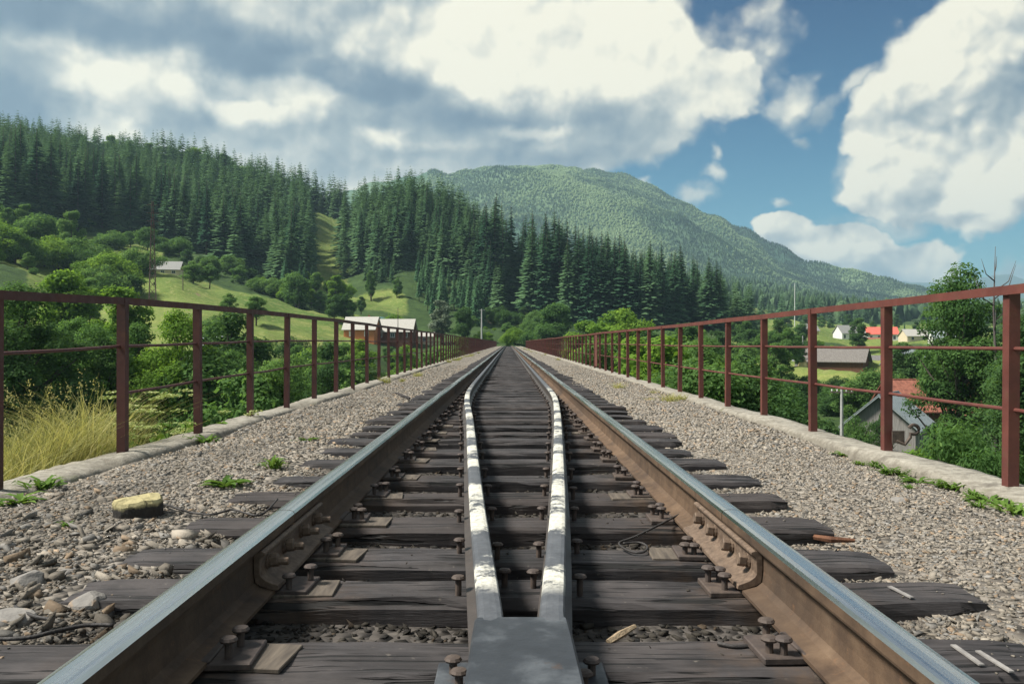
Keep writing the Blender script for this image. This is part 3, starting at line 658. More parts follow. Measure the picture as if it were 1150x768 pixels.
zone('broadleaf_tree',['mid','mid_dark'],18,1005,1135,106,160,374,402,'tree in the wood behind the orange tiled roof','trees behind the tiled roof')
zone('broadleaf_tree',['mid','mid_dark'],8,1020,1180,370,430,352,364,'leafy tree near the pale village roofs on the right','village trees on the right')
zone('broadleaf_tree',['mid','mid_dark','spruce_bright'],12,850,1030,440,520,350,361,'tree among the village houses beyond the barn','trees among the village houses')
zone('bush',['bush','bush_dark','bush_bright'],8,875,1015,215,300,0,0,'bush on the green field beyond the barn','bushes on the field beyond the barn','bush',(2,4))
tree_top('broadleaf_tree','mid_dark',966,250,355,'single dark umbrella shaped tree above the barn roof',width=1.1)
tree_top('bush','willow_bush',1080,13.5,472,'feathery light green shrub pressing against the right railing','bush',width=.62)
tree_top('bush','willow_bush',1125,11.5,500,'low feathery shrub beside the right edge railing post','bush',width=.6)
zone('broadleaf_tree',['bush_bright','bush','bush_bright'],17,-40,172,180,255,0,0,'shrubby tree crowding the left slope around the upper meadow strip','shrubby trees on the left slope',Hr=(5,9.5),width=(1.1,1.5))
zone('broadleaf_tree',['mid','mid_bright'],20,60,290,492,518,0,0,'light green round tree on the crest of the left hill among spruces','light trees on the left hill crest',Hr=(17,23),width=(.8,1.1))
zone('bush',['bush','bush_dark'],22,95,345,262,302,0,0,'bush along the lower edge of the left spruce forest','bushes at the forest edge','bush',(3,6.5),(1.1,1.5))
tree_top('bush','bush',968,76,468,'bushy shrub in front of the grey boarded gable','bush',width=.55)
tree_top('bush','bush_dark',993,77,462,'dark narrow shrub in front of the boarded gable, right of another','bush',width=.5)
tree_top('bush','bush_bright',1030,40,505,'pale shrub below the white roof edge','bush')
# dead tree
x,y,_=world_at(1119,300,60); z=float(height(x,y)); top=CZ+(VY-275)/F*60
e=empty('dead_tree',(x,y,z-.1),0,'bare dead tree poking above the railing at far right','tree'); mb=MB(); h=top-z
mb.tube([(0,0,0),(.15,0,h*.4),(-.05,.1,h*.75),(.02,0,h)],[.2,.14,.07,.015],7); mb.build('trunk',M['deadwood'],e,smooth=True)
mb=MB()
for zf,a,l in ((.70,.3,2.4),(.76,2.6,2.2),(.82,5.9,2.3),(.86,3.3,1.7),(.66,4.4,1.6),(.9,1.0,1.2),(.79,0.1,2.6)):
    d0=Vector((math.cos(a),math.sin(a)*.7,0)); s=Vector((0,.05,h*zf)); mb.tube([s,s+d0*l*.4+Vector((0,0,l*.3)),s+d0*l*.62+Vector((0,0,l*.95))],[.05,.035,.01],5)
mb.build('branch',M['deadwood'],e,smooth=True)

# ------------------------------------------------------------------ viaduct, kerbs, railings
via=empty('viaduct',(0,98,-1.2),0,'stone railway viaduct whose narrow deck carries the track across the valley','viaduct')
mb=MB(); mb.box((0,0,-.1+.0),(6.0,204,.66)); mb.build('deck',M['stone'],via)
for yy in range(-76,100,16):
    mb=MB(); mb.box((0,yy,-7.4),(5.0,2.4,13.9)); mb.build('pier',M['stone'],via)
    mb=MB(); n=12; vs=[];fs=[]
    for k in range(n+1):
        a=math.pi*k/n; y0=yy+8-6.78*math.cos(a); z0=-7.2+5.6*math.sin(a)
        vs+=[(-2.6,y0,z0),(2.6,y0,z0),(-2.6,y0,-.432),(2.6,y0,-.432)]
    for k in range(n):
        b=4*k; fs+=[(b,b+4,b+5,b+1),(b,b+2,b+6,b+4),(b+1,b+5,b+7,b+3),(b+2,b+3,b+7,b+6)]
    mb.add(vs,fs); 
    if yy<92: mb.build('arch',M['stone'],via)
kn=sines(41,18,.25,5); kn2=sines(42,14,.8,6)
def build_kerb(side):
    ys=[-4.0]
    while ys[-1]<199: ys.append(ys[-1]+(.06 if ys[-1]<12 else .2 if ys[-1]<40 else .8))
    ys=np.array(ys); pr=[(2.985,-.9),(2.99,-.26),(2.97,-.205),(2.90,-.192),(2.82,-.19),(2.74,-.19),(2.665,-.198),(2.635,-.225),(2.625,-.28),(2.62,-.34),(2.62,-.5)]
    V=[]
    for j,(a,b) in enumerate(pr):
        w=1.0 if 1<=j<=9 else .2
        nx=kn2(ys*1.0+j*.21,ys*0+j*.5)*.007*w; nzv=kn(ys+j*.13,ys*0+j*.35)*.007*w+kn2(ys*4+j,ys*0+j*2.3+side)*.0035*w-.022*w
        dent=np.clip(kn(ys*.9+17*side,ys*0+3)-.5,0,1)*w*(.10 if j>=5 else .025)
        if side<0: dent=dent*1.5
        x=(a+nx+dent*.45)*side; z=b+nzv-dent*.5*(1 if 3<=j<=9 else 0)
        V.append(np.stack([x,ys,z],-1))
    V=np.stack(V,1).reshape(-1,3); n=len(pr); idx=np.arange(len(ys)*n).reshape(-1,n)
    Fq=np.stack([idx[:-1,:-1],idx[1:,:-1],idx[1:,1:],idx[:-1,1:]],-1).reshape(-1,4)
    if side<0: Fq=Fq[:,::-1]
    o=obj('kerb',np_mesh('kerb',V,Fq,[M['concrete']],False),via); o.matrix_parent_inverse=Matrix.Translation(via.location).inverted()
build_kerb(-1); build_kerb(1)

def railing(side,ylast,y0,label,mat,topf):
    e=empty('railing',(side*2.82,4.6,-.2),0,label,'railing')
    inv=Matrix.Translation(e.location).inverted()
    def put(mb,name,bevel=0):
        o=mb.build(name,mat,e,bevel); o.matrix_parent_inverse=inv; return o
    X=side*2.82; ys=[]; y=y0
    while y<ylast: ys.append(y); y+=1.5+rnd.uniform(-.03,.03)
    # top rail: angle section
    mb=MB(); path=[(X+rnd.uniform(-.006,.006),y,topf(y)+rnd.uniform(-.007,.007)) for y in [ys[0]-3,ys[0]-1.5]+ys]
    s=-side
    prof=[(.034*s,0),(.034*s,-.052),(.027*s,-.052),(.027*s,-.007),(-.030*s,-.007),(-.030*s,0)]
    mb.sweep(prof,path); put(mb,'top_rail')
    for nm,zo in (('rod',-.355),('rod',-.70)):
        mb=MB(); pts=[]
        for i,y in enumerate([ys[0]-3,ys[0]-1.5]+ys[:95]):
            zz=topf(y)+zo+rnd.uniform(-.004,.004)
            if side<0 and zo<-.6 and i<3: continue
            pts.append((X+.045*side*-1*0+side*.012,y,zz))
            if i<14: pts.append((X+side*.012+rnd.uniform(-.006,.006),y+.75,(zz+topf(y+1.5)+zo)/2-rnd.uniform(0,.006)))
        mb.tube(pts,.0115,7); put(mb,nm,0)
    rest=MB()
    for i,y in enumerate(ys):
        t=topf(y)-.008; zb=-.42; h=t-zb; wob=rnd.uniform(-.012,.012)
        mb=MB() if i<96 else rest
        w=.062 if i%5 else .066
        mb.add([(X+a+ (wob if k else 0),y+b,zb if k==0 else t) for k in (0,1) for a,b in ((.031*s,-.031),(.031*s,.031),(.024*s,.031),(.024*s,-.024),(-.031*s,-.024),(-.031*s,-.031))],
            [(0,1,7,6),(1,2,8,7),(2,3,9,8),(3,4,10,9),(4,5,11,10),(5,0,6,11),(6,7,8,9,10,11),(5,4,3,2,1,0)])
        if i<96: put(mb,'post')
    if rest.v: o=put(rest,'post'); o['kind']='stuff'
    return e,inv,ys
def top_left(y): return float(np.interp(y,[0,4.6,6.1,7.6,11,30,300],[.86,.885,.925,.945,.978,.985,.985]))
def top_right(y): return .908+.008*math.sin(y*.35)
railing(-1,198,4.58,'red brown steel railing with two thin rods along the left edge of the bridge',M['paint_left'],top_left)
rr_,rinv,rys=railing(1,136,4.67,'red brown steel railing with two thin rods along the right edge of the bridge',M['paint_right'],top_right)
mb=MB(); c=Vector((2.90,6.13,-.02)); pts=[c+Vector((0,0,-.11))+Vector((.02,0,0))]
for k in range(12):
    a=-2.4+k*.46; pts.append(c+Vector((.085+.055*math.cos(a),.0,-.035+.05*math.sin(a))))
o=MB(); o.tube([(2.86,6.13,-.13),(2.92,6.12,-.155),(2.96,6.12,-.10)]+[(2.985+.038*math.cos(a),6.12,-.045+.034*math.sin(a)) for a in [(-2.2+.45*k) for k in range(12)]],.013,7)
o.box((2.875,6.13,-.10),(.09,.012,.09)); q=o.build('hook',M['iron'],rr_); q.matrix_parent_inverse=rinv
o=MB(); o.box((2.80,26.6,.35),(.012,.75,1.0)); q=o.build('panel',M['paint_right'],rr_); q.matrix_parent_inverse=rinv

# ------------------------------------------------------------------ ballast
bn=sines(51,16,.3,4); bn2=sines(52,14,.08,.5)
fronts=[1.97,2.53,2.98,3.55,4.18,4.8,5.45,6.05]
while fronts[-1]<192: fronts.append(fronts[-1]+.588+rnd.uniform(-.035,.035))
fr=np.array(fronts)
def bed(x,y):
    ax=np.abs(x); z=np.interp(ax,[0,.6,1.0,1.35,1.7,2.2,2.62,3],[-.285,-.28,-.275,-.245,-.222,-.238,-.258,-.27])
    z=z+bn(x,y)*.012+bn2(x,y)*.012
    z=z+np.where((x<-1.2)&(y<4.5),.018,0)
    z=np.minimum(z,np.where((ax<1.45)&~((x<-1.16)&(y<5)),-.215,-.188)); return z
xs=np.linspace(-2.64,2.64,100); ys=[-3.0]
while ys[-1]<204: ys.append(ys[-1]+(.055 if 1<ys[-1]<9 else max(.08,.008*abs(ys[-1]))))
Xg,Yg=np.meshgrid(xs,np.array(ys)); V=np.stack([Xg,Yg,bed(Xg,Yg)],-1).reshape(-1,3); idx=np.arange(len(V)).reshape(len(ys),-1)
Fq=np.stack([idx[:-1,:-1],idx[:-1,1:],idx[1:,1:],idx[1:,:-1]],-1).reshape(-1,4)
tag(obj('ballast_bed',np_mesh('ballast_bed',V,Fq,[M['bed']],True)),kind='structure')
def ico():
    bm=bmesh.new(); bmesh.ops.create_cube(bm,size=1.25); V=np.array([v.co[:] for v in bm.verts]); Fq=np.array([[v.index for v in f.verts] for f in bm.faces]); bm.free(); return V,Fq
IV,IF=ico()
def stones(Pp,S,colr,name,label):
    n=len(Pp); m=len(IV)
    J=IV[None]*rng.uniform(.35,1.35,(n,m,3))+rng.normal(0,.10,(n,m,3))
    J=J*rng.uniform(.6,1.5,(n,1,3))
    J[:,:,2]*=.52; a=rng.uniform(0,6.28,n); c,s=np.cos(a)[:,None],np.sin(a)[:,None]; tl=rng.normal(0,.4,(n,1))
    X=J[:,:,0]*c-J[:,:,1]*s; Y=J[:,:,0]*s+J[:,:,1]*c; Z=J[:,:,2]+X*tl
    W=np.stack([X,Y,Z],-1)*S[:,None,None]+Pp[:,None,:]
    Fq=(IF[None]+(np.arange(n)*m)[:,None,None]).reshape(-1,4)
    me=np_mesh(name,W.reshape(-1,3),Fq,[M['stones']],False,{'col':('FACE',np.repeat(colr,len(IF),0))})
    tag(obj(name,me),label,'gravel',kind='stuff')
def stone_field(n,y0,y1,xf,smin,smax,clump=None):
    y=y0*(y1/y0)**rng.random(n); x=xf(n)
    s=smin*(smax/smin)**(rng.random(n)**1.5)
    on=np.zeros(n,bool)
    i=np.clip(np.searchsorted(fr,y)-1,0,len(fr)-1)
    on=(y-fr[i]<.25)&(y-fr[i]>-.005)&(np.abs(x)<1.44)
    keep=~on|(rng.random(n)<.015); x,y,s,on=x[keep],y[keep],s[keep],on[keep]
    z=bed(x,y)+s*rng.uniform(-.35,.3,len(s)); s=np.where(on,s*.45,s); z=np.where(on,-.197+s*.3,z)
    return np.stack([x,y,z],-1),s
sx_out=lambda n: np.where(rng.random(n)<.5,-1,1)*rng.uniform(1.15,2.62,n)
sx_in=lambda n: rng.uniform(-1.35,1.35,n)
A=[stone_field(64000,1.55,7,sx_out,.0045,.016),stone_field(34000,6.5,30,sx_out,.011,.028),stone_field(15000,1.6,7.5,sx_in,.008,.023),stone_field(6000,7.5,24,sx_in,.018,.034),
   stone_field(330,1.6,3.6,lambda n:-rng.uniform(1.1,2.0,n),.022,.046),stone_field(420,1.6,6,lambda n:-rng.uniform(1.1,2.5,n),.018,.036),stone_field(120,1.6,6,sx_out,.018,.034)]
Pp=np.concatenate([a[0] for a in A]); S=np.concatenate([a[1] for a in A]); n=len(Pp)
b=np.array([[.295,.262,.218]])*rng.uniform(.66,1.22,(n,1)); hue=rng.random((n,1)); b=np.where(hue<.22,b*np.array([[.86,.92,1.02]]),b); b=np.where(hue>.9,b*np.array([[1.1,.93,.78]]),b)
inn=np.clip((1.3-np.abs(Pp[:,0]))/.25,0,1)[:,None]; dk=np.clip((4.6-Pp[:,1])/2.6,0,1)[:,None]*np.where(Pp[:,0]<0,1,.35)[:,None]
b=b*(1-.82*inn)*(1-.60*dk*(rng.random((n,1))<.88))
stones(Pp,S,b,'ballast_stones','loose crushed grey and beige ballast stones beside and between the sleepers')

# ------------------------------------------------------------------ sleepers
sn=sines(61,20,.6,9)
def sleeper_mesh(seed,seg=34):
    r=np.random.default_rng(seed); L=2.74+r.uniform(-.05,.1); W=.245; H=.18
    pr=[(-.5,-1),(-.5,-.14),(-.47,-.03),(-.40,0),(-.15,0),(.15,0),(.40,0),(.47,-.03),(.5,-.14),(.5,-1)]
    xs=np.linspace(-L/2,L/2,seg+1); V=[]
    for k,x in enumerate(xs):
        ed=min(k,seg-k); en=.5 if ed==0 else 0
        for j,(a,b) in enumerate(pr):
            wob=sn(np.array(x*1.0+seed*3.1),np.array(j*.33+seed))
            dy=wob*.0045+ (sn(np.array(x*3+seed),np.array(j*1.7))*.003); dz=(sn(np.array(x*.8+seed*7),np.array(j*.6))*.0055-en*.012*(1 if 2<=j<=7 else 0)) if 1<=j<=8 else 0
            V.append((x+(r.uniform(-.012,.012) if ed==0 else 0),a*W+dy+(-.01*np.sign(a) if ed==0 else 0),b*H+dz))
    n=len(pr); Fq=[];
    for k in range(seg):
        for j in range(n-1): Fq.append((k*n+j,(k+1)*n+j,(k+1)*n+j+1,k*n+j+1))
    me=bpy.data.meshes.new('sleeper'); caps=[tuple(range(n)),tuple(seg*n+j for j in range(n))[::-1]]
    me.from_pydata(V,[],[f[::-1] for f in Fq]+caps); me.materials.append(M['timber']); bm=bmesh.new(); bm.from_mesh(me); bmesh.ops.recalc_face_normals(bm,faces=bm.faces); bm.to_mesh(me); bm.free(); return me
SM=[sleeper_mesh(i) for i in range(7)]; SMF=[sleeper_mesh(i+20,6) for i in range(3)]
mb=MB(); mb.box((0,0,.009),(.35,.165,.018)); mb.box((0,0,.022),(.155,.165,.008)); PLATE=mb.mesh('tie_plate',M['iron'],.003)
mb=MB(); mb.box((0,0,0),(.38,.165,.012)); BOARD=mb.mesh('wooden_pad',M['board'],.002)
mb=MB(); mb.lathe([(.010,-.03),(.010,.022),(.020,.024),(.0225,.029),(.018,.035),(.007,.038)],(0,0,0),n=10); SPIKE=mb.mesh('spike',M['iron'],smooth=False)
def plate_with_spikes():
    mb=MB(); mb.box((0,0,.009),(.35,.165,.018))
    for dx in(-.105,.105): mb.lathe([(.012,0),(.012,.05),(.026,.052),(.02,.064)],(dx,rnd.choice((-.05,.05)),0),n=6)
    return mb.mesh('tie_plate',M['iron'])
PLS=[plate_with_spikes() for _ in range(3)]
G_Y=[0.0,1.93,3.3,5.2,7.15,9.0,10.0,10.7,11.5,13,40,203]; G_H=[.07,.07,.162,.27,.378,.483,.525,.545,.556,.562,.565,.565]; G_C=[.03,.03,.037,.042,.046,.035,.03,.024,.018,.01,0,0]
def guard_x(side,y): return float(np.interp(y,G_Y,G_C))+side*float(np.interp(y,G_Y,G_H))
ORD=['nearest','second','third','fourth','fifth','sixth','seventh','eighth','ninth','tenth','eleventh','twelfth','thirteenth','fourteenth','fifteenth','sixteenth']
SPEC={0:'nearest dark timber sleeper, cut by the picture edge beneath the steel nose',1:'second dark timber sleeper from the camera, tall cracked front face',2:'third dark timber sleeper from the camera, under the near end of the rail joints',3:'fourth dark timber sleeper from the camera, under the middle of the rail joints',4:'fifth dark timber sleeper from the camera, with a thin wire across its right half'}
for i,yf in enumerate(fronts):
    yc=yf+.122
    if i>=285: break
    far=i>=16
    lab=SPEC.get(i) or ('%s dark timber sleeper counted from the camera along the track'%ORD[i] if not far else 'dark timber sleeper in the long foreshortened run towards the vanishing point')
    xo=rnd.uniform(-.04,.05); zt=-.2+rnd.uniform(-.006,.006)
    o=obj('sleeper',rnd.choice(SM) if i<60 else rnd.choice(SMF),None,(xo,yc,zt),(0,rnd.uniform(-.003,.003),rnd.uniform(-.018,.018)))
    tag(o,lab,'sleeper',None if not far else 'sleepers in the long far run'); 
    def on(name,me,x,dy,dz,rz=0,parent=None):
        c=obj(name,me,parent or o,(x,dy,dz),(0,0,rz)); 
        return c
    if i<30:
        for sgn in(-1,1):
            rx=sgn*.796-xo; p=on('tie_plate',PLATE,rx,rnd.uniform(-.02,.02),.003,rnd.uniform(-.05,.05))
            for dx,dy in ((-.118,-.048),(-.118,.05),(.118,-.05),(.118,.045),(sgn*-.150,rnd.choice((-.045,.04)))):
                if rnd.random()<.9: on('spike',SPIKE,dx+rnd.uniform(-.006,.006),dy+rnd.uniform(-.01,.01),.02+rnd.uniform(0,.014),0,p)
            if rnd.random()<.45: on('wooden_pad',BOARD,rx-sgn*rnd.uniform(.04,.09),rnd.uniform(-.02,.02),-.0005+.0035,rnd.uniform(-.12,.12))
        if i>0:
            for sgn in(-1,1):
                gx=guard_x(sgn,yc)-xo
                for k in(-1,1): on('spike',SPIKE,gx+k*.072,rnd.uniform(-.06,.06),.018+rnd.uniform(0,.012))
    elif i<90:
        for sgn in(-1,1): on('tie_plate',rnd.choice(PLS),sgn*.796-xo,0,.0,rnd.uniform(-.05,.05))
    if i in(0,1):
        strips={1:[((999,659),(1025,672))],0:[((1075,728),(1107,751)),((1103,735),(1141,759))]}[i]
        for a,b_ in strips:
            q=[]
            for (px,py) in (a,b_):
                d=F*(CZ+.194)/(py-VY); q.append(Vector(((px-VX)/F*d-xo,d-yc,.006)))
            m_=MB(); dv=q[1]-q[0]; m_.box((0,0,0),(dv.length,.014,.004)); on('metal_strip',m_.mesh('metal_strip',M['grey_wood']),(q[0].x+q[1].x)/2,min(.1,max(-.1,(q[0].y+q[1].y)/2)),.006,math.atan2(dv.y,dv.x))
mb=MB()
for yf in fronts[285:]: mb.box((0,yf+.122,-.29),(2.78,.24,.18))
tag(mb.build('sleeper_run',M['timber']),'farthest dark sleepers merging at the vanishing point','sleeper',kind='stuff')

# ------------------------------------------------------------------ rails
half=[(.075,-.18),(.075,-.170),(.030,-.158),(.013,-.145),(.009,-.11),(.009,-.075),(.013,-.052),(.034,-.043),(.0365,-.036),(.0365,-.013),(.031,-.004),(.018,-.0006)]
PROF=half+[(0,0)]+[(-a,b) for a,b in half[::-1]]
mis=[0]*len(PROF); L_=len(half)
for k in range(L_-3,L_+3): mis[k]=1
def rail(sgn,y0,y1,label,step=1.0):
    mb=MB(); n=max(2,int((y1-y0)/step)); mb.sweep(PROF,[(0,y0+(y1-y0)*k/n,0) for k in range(n+1)],mis=mis)
    o=mb.build('running_rail',[M['rust'],M['shine']],None); o.location=(sgn*.796,0,0)
    me=o.data
    me.polygons.foreach_set('use_smooth',[False]*len(me.polygons))
    return tag(o,label,'rail')
J1=2.965; g=.006
fp=[(.0115,-.0535),(.036,-.0475),(.047,-.052),(.047,-.060),(.034,-.070),(.031,-.080),(.031,-.118),(.036,-.128),(.052,-.140),(.088,-.1535),(.090,-.166),(.078,-.169),(.062,-.1655),(.032,-.1555),(.016,-.146),(.0115,-.11)]
def fishplates(r,sgn,yj,det=True):
    for k in(-1,1):
        mb=MB(); mb.sweep([(a*k,b) for a,b in fp],[(0,yj-.40,0),(0,yj+.40,0)]); p=mb.build('fishplate',M['bolt'],r,.0015)
        if not det: continue
        inn=(k==-sgn)
        for q in(-.32,-.125,.10,.30):
            b=MB(); y=yj+q; hexn=6
            b.lathe([(.024,0),(.024,.006),(.021,.007),(.021,.011)],(.031*k,y,-.098),(k,0,0),12)
            b.lathe([(.0205,.011),(.022,.014),(.022,.034),(.019,.037)],(.031*k,y,-.098),(k,0,.15 if inn else 0),6)
            if inn and sgn<0: b.lathe([(.0125,.036),(.0125,.066),(.0105,.069)],(.031*k,y,-.098),(k,0,0),8)
            b.build('bolt',M['bolt'],p)
for sgn,nm in((-1,'left'),(1,'right')):
    r=rail(sgn,.15,J1-g,'shiny topped rusty %s rail in the foreground, running out of the picture bottom'%nm); fishplates(r,sgn,J1)
    r=rail(sgn,J1,J1+25,'%s rail with shiny top, from the near bolted joint to the next joint'%nm); fishplates(r,sgn,J1+25,False)
    rail(sgn,J1+25+g,203,'far %s rail converging on the vanishing point'%nm,4)
gp=[(a*(.84 if b>-.1 else .66),b*.83) for a,b in half]; GPR=gp+[(0,0)]+[(-a,b) for a,b in gp[::-1]]
for sgn,nm in((-1,'left'),(1,'right')):
    mb=MB(); yl=list(np.arange(1.5,14,.12))+list(np.arange(14,203,2.0)); 
    def gx(y): return (guard_x(sgn,y-.35)+guard_x(sgn,y)+guard_x(sgn,y+.35))/3 if y>2.3 else guard_x(sgn,y)
    path=[(gx(y),y,-.042+rnd.uniform(-.0015,.0015)) for y in yl]
    mb.sweep([(a,b) for a,b in GPR],path); o=mb.build('guard_rail',M['guard'],None)
    tag(o,'white streaked inner guard rail bending in from the %s towards the steel nose'%nm,'guard rail')
sh=empty('guard_rail_nose',(.03,1.8,-.19),0,'flat dark steel nose plate joining both inner guard rails at the bottom','nose plate')
mb=MB(); n=9; vs=[];fs=[]
ysn=np.linspace(.9,1.935,n)
for k,y in enumerate(ysn):
    w=.118-.010*(y-.9)/1.03+rnd.uniform(-.0015,.0015); zz=.152-.012*max(0,(1.5-y)); e_=.006 if k==n-1 else 0
    vs+=[(-w,y-1.8,zz-.06),(-w,y-1.8,zz-.007-e_),(-w+.006,y-1.8,zz-e_),(0,y-1.8,zz+.001-e_),(w-.006,y-1.8,zz-e_),(w,y-1.8,zz-.007-e_),(w,y-1.8,zz-.06)]
for k in range(n-1):
    for j in range(6): fs.append((k*7+j,k*7+j+1,(k+1)*7+j+1,(k+1)*7+j))
fs+=[tuple(range(7))[::-1],tuple((n-1)*7+j for j in range(7))]
mb.add(vs,fs); mb.build('top_plate',M['nose'],sh)
mb=MB(); mb.box((0,-.05,-.002),(.40,.56,.016)); bp=mb.build('base_plate',M['nose'],sh,.003)
for x,y in((-.16,.16),(-.142,.085),(.165,.15),(.14,.075)): obj('spike',SPIKE,bp,(x,y,.012),(0,0,0),.95)
mb=MB()
for s in(-1,1): mb.box((s*.085,-.3,.05),(.02,.85,.10))
mb.build('web',M['nose'],sh)

# ------------------------------------------------------------------ small things by the track
def gp_(px,py,z):
    d=F*(CZ-z)/(py-VY); return Vector(((px-VX)/F*d,d,z))
def cable(name,pts,label,r=.006):
    mb=MB(); P_=[gp_(*p) for p in pts]; Q=[]
    for i in range(len(P_)-1):
        a=P_[max(i-1,0)];b=P_[i];c=P_[i+1];d=P_[min(i+2,len(P_)-1)]
        for k in range(5):
            t=k/5; Q.append(.5*((2*b)+(c-a)*t+(2*a-5*b+4*c-d)*t*t+(3*b-a-3*c+d)*t**3))
    Q.append(P_[-1]); mb.tube(Q,r,6); return tag(mb.build(name,M['cable'],None,smooth=True),label,'cable')
cable('cable',[(172,562,-.19),(196,569,-.17),(215,575,-.188),(240,577,-.188),(262,572,-.185),(292,578,-.188),(312,560,-.17)],'thin black cable over the sleeper between the yellow topped block and left rail',.005)
cable('cable',[(142,583,-.235),(160,592,-.23),(182,597,-.225),(203,603,-.22)],'short black cable lying on stones below the yellow topped block',.007)
cable('cable',[(-8,716,-.188),(16,716,-.188),(38,714,-.188),(63,708,-.186),(98,701,-.188),(128,701,-.19)],'black cable across the bottom left sleeper to the left rail',.006)
cable('cable',[(18,680,-.19),(30,687,-.19),(44,692,-.185),(62,695,-.19)],'short black cable end among the stones at bottom left',.006)
cable('bond_wire',[(783,566,-.15),(762,578,-.165),(735,592,-.17),(712,603,-.18),(695,610,-.188),(708,619,-.188),(722,620,-.188),(727,614,-.188),(718,609,-.186),(700,610,-.186)],'thin wire with a small loop on the sleeper left of the right rail',.0045)
cable('bond_wire',[(899,664,-.125),(893,668,-.14),(892,684,-.165),(884,702,-.18),(868,716,-.19),(848,724,-.192),(826,726,-.192),(806,722,-.19)],'curved wire hanging from the right rail just before the bolted joint',.006)
def stick(pts,r,label,mat='stick'):
    mb=MB(); P_=[gp_(*p) for p in pts]; mb.tube(P_,[r*.8,r,r*.6][:len(P_)],5); return tag(mb.build('stick',M[mat]),label,'stick')
stick([(683,721,-.2),(697,712,-.19),(713,703,-.185)],.011,'pale splintered stick on the stones right of the steel nose')
stick([(915,603,-.235),(934,606,-.23),(960,607,-.235)],.014,'reddish brown stick lying in the gravel right of the right rail','brown_wood')
stick([(460,447,-.2),(452,444,-.2),(444,441,-.2)],.02,'dark scrap of wood on the left gravel shoulder','timber')
def rock(px,py,z,s,label,mat='rock',sub=3,seed=0,sq=(1,1,.7),name='rock'):
    bm=bmesh.new(); bmesh.ops.create_icosphere(bm,subdivisions=sub,radius=1); r=np.random.default_rng(seed)
    ns=[Vector(q) for q in rot_rows(11,r)]; hs=r.uniform(.55,.85,11); fn=sines(seed+90,12,.3,2)
    for v in bm.verts:
        for q,h in zip(ns,hs):
            dd=v.co.dot(q)-h
            if dd>0: v.co-=q*dd*.92
        v.co*=1+.05*float(fn(np.array(v.co.x+v.co.z),np.array(v.co.y)))
        v.co=Vector((v.co.x*sq[0],v.co.y*sq[1],v.co.z*sq[2]))*s
    me=bpy.data.meshes.new(name); bm.to_mesh(me); bm.free(); me.materials.append(M[mat]); p=gp_(px,py,z)
    return tag(obj(name,me,None,(p.x,p.y,z+s*sq[2]*.45),(0,0,r.uniform(0,6))),label,'rock')
rock(32,661,-.215,.062,'pale rock with ochre streaks at the left picture edge',seed=1)
rock(103,684,-.225,.06,'angular grey rock in front of the second sleeper end at left',seed=2)
rock(18,700,-.22,.065,'flat grey rock at the bottom left corner beside the cable',seed=4,sq=(1.2,1,.5))
rock(78,647,-.22,.045,'flat pale stone right of the ochre rock',seed=5,sq=(1.3,1,.5))
rock(1010,565,-.255,.05,'flattish grey stone on the right gravel shoulder',seed=6,sq=(1.2,1,.5))
# yellow topped block
mb=MB(); vs=[];fs=[]; p=gp_(157,588,-.235)
prof=[(.112,-.05),(.12,.02),(.122,.06),(.12,.085),(.11,.1),(.06,.108)]
n=20; fn=sines(77,10,.3,1.5)
for r_,z_ in prof:
    for k in range(n):
        a=6.283*k/n; ca,sa=math.cos(a),math.sin(a); q=(abs(ca)**3.5+abs(sa)**3.5)**(-1/3.5); w=1+.05*float(fn(np.array(ca*2+z_*9),np.array(sa*2)))
        vs.append((r_*q*ca*w,r_*q*sa*w*.85,z_+.008*float(fn(np.array(ca*1.4),np.array(sa*1.4+z_*3)))))
for i in range(len(prof)-1):
    for k in range(n): fs.append((i*n+k,i*n+(k+1)%n,(i+1)*n+(k+1)%n,(i+1)*n+k))
fs.append(tuple((len(prof)-1)*n+k for k in range(n)))
mb.add(vs,fs); o=mb.build('marker_stone',M['block'],None); o.location=p+Vector((0,0,.02)); o.rotation_euler=(.05,-.06,.35); o.scale=(.85,.85,1.0)
tag(o,'dark squat stone block with a pale yellow top in the left gravel','stone block')

# ------------------------------------------------------------------ grass and weeds
def blades(X,Y,Z,Hh,name,mat,label,lean=.35,w=.006,kind='stuff',cat='grass',tone=.5,parent=None):
    n=len(X); a=rng.uniform(0,6.28,n); ln=Hh*rng.uniform(.1,lean*2,n); b=rng.uniform(0,6.28,n); ww=w*rng.uniform(.6,1.5,n)
    rows=[]
    for t in (0,.35,.7,1.0):
        cx=X+np.cos(a)*ln*t**2; cy=Y+np.sin(a)*ln*t**2; cz=Z+Hh*(t-.18*t**3); k=ww*(1-t*.85)
        rows.append(np.stack([cx-np.cos(b)*k,cy-np.sin(b)*k,cz],-1)); rows.append(np.stack([cx+np.cos(b)*k,cy+np.sin(b)*k,cz],-1))
    V=np.stack(rows,1).reshape(-1,3); f=np.array([(0,1,3,2),(2,3,5,4),(4,5,7,6)]); Fq=(f[None]+(np.arange(n)*8)[:,None,None]).reshape(-1,4)
    v=np.repeat(np.clip(rng.normal(tone,.22,n),0,1),3)
    return np_mesh(name,V,Fq,[mat],False,{'v':('FACE',v)})
n=72000; yy=1.2+rng.random(n)**.9*12.5; xx=-2.99-rng.random(n)**1.7*5.0
pt=np.clip(.55+.35*sines(81,10,.15,.8)(xx,yy),.15,1.1); Hg=rng.uniform(.38,.82,n)*pt*np.clip(1.25-(yy-5)*.07,.5,1.3)
me=blades(xx,yy,height(xx,yy)-.03,Hg,'tall_grass',M['dry_grass'],'',.5,.0046)
tag(obj('tall_grass',me),'tall dry yellow green grass on the bank outside the left railing','grass',kind='stuff')
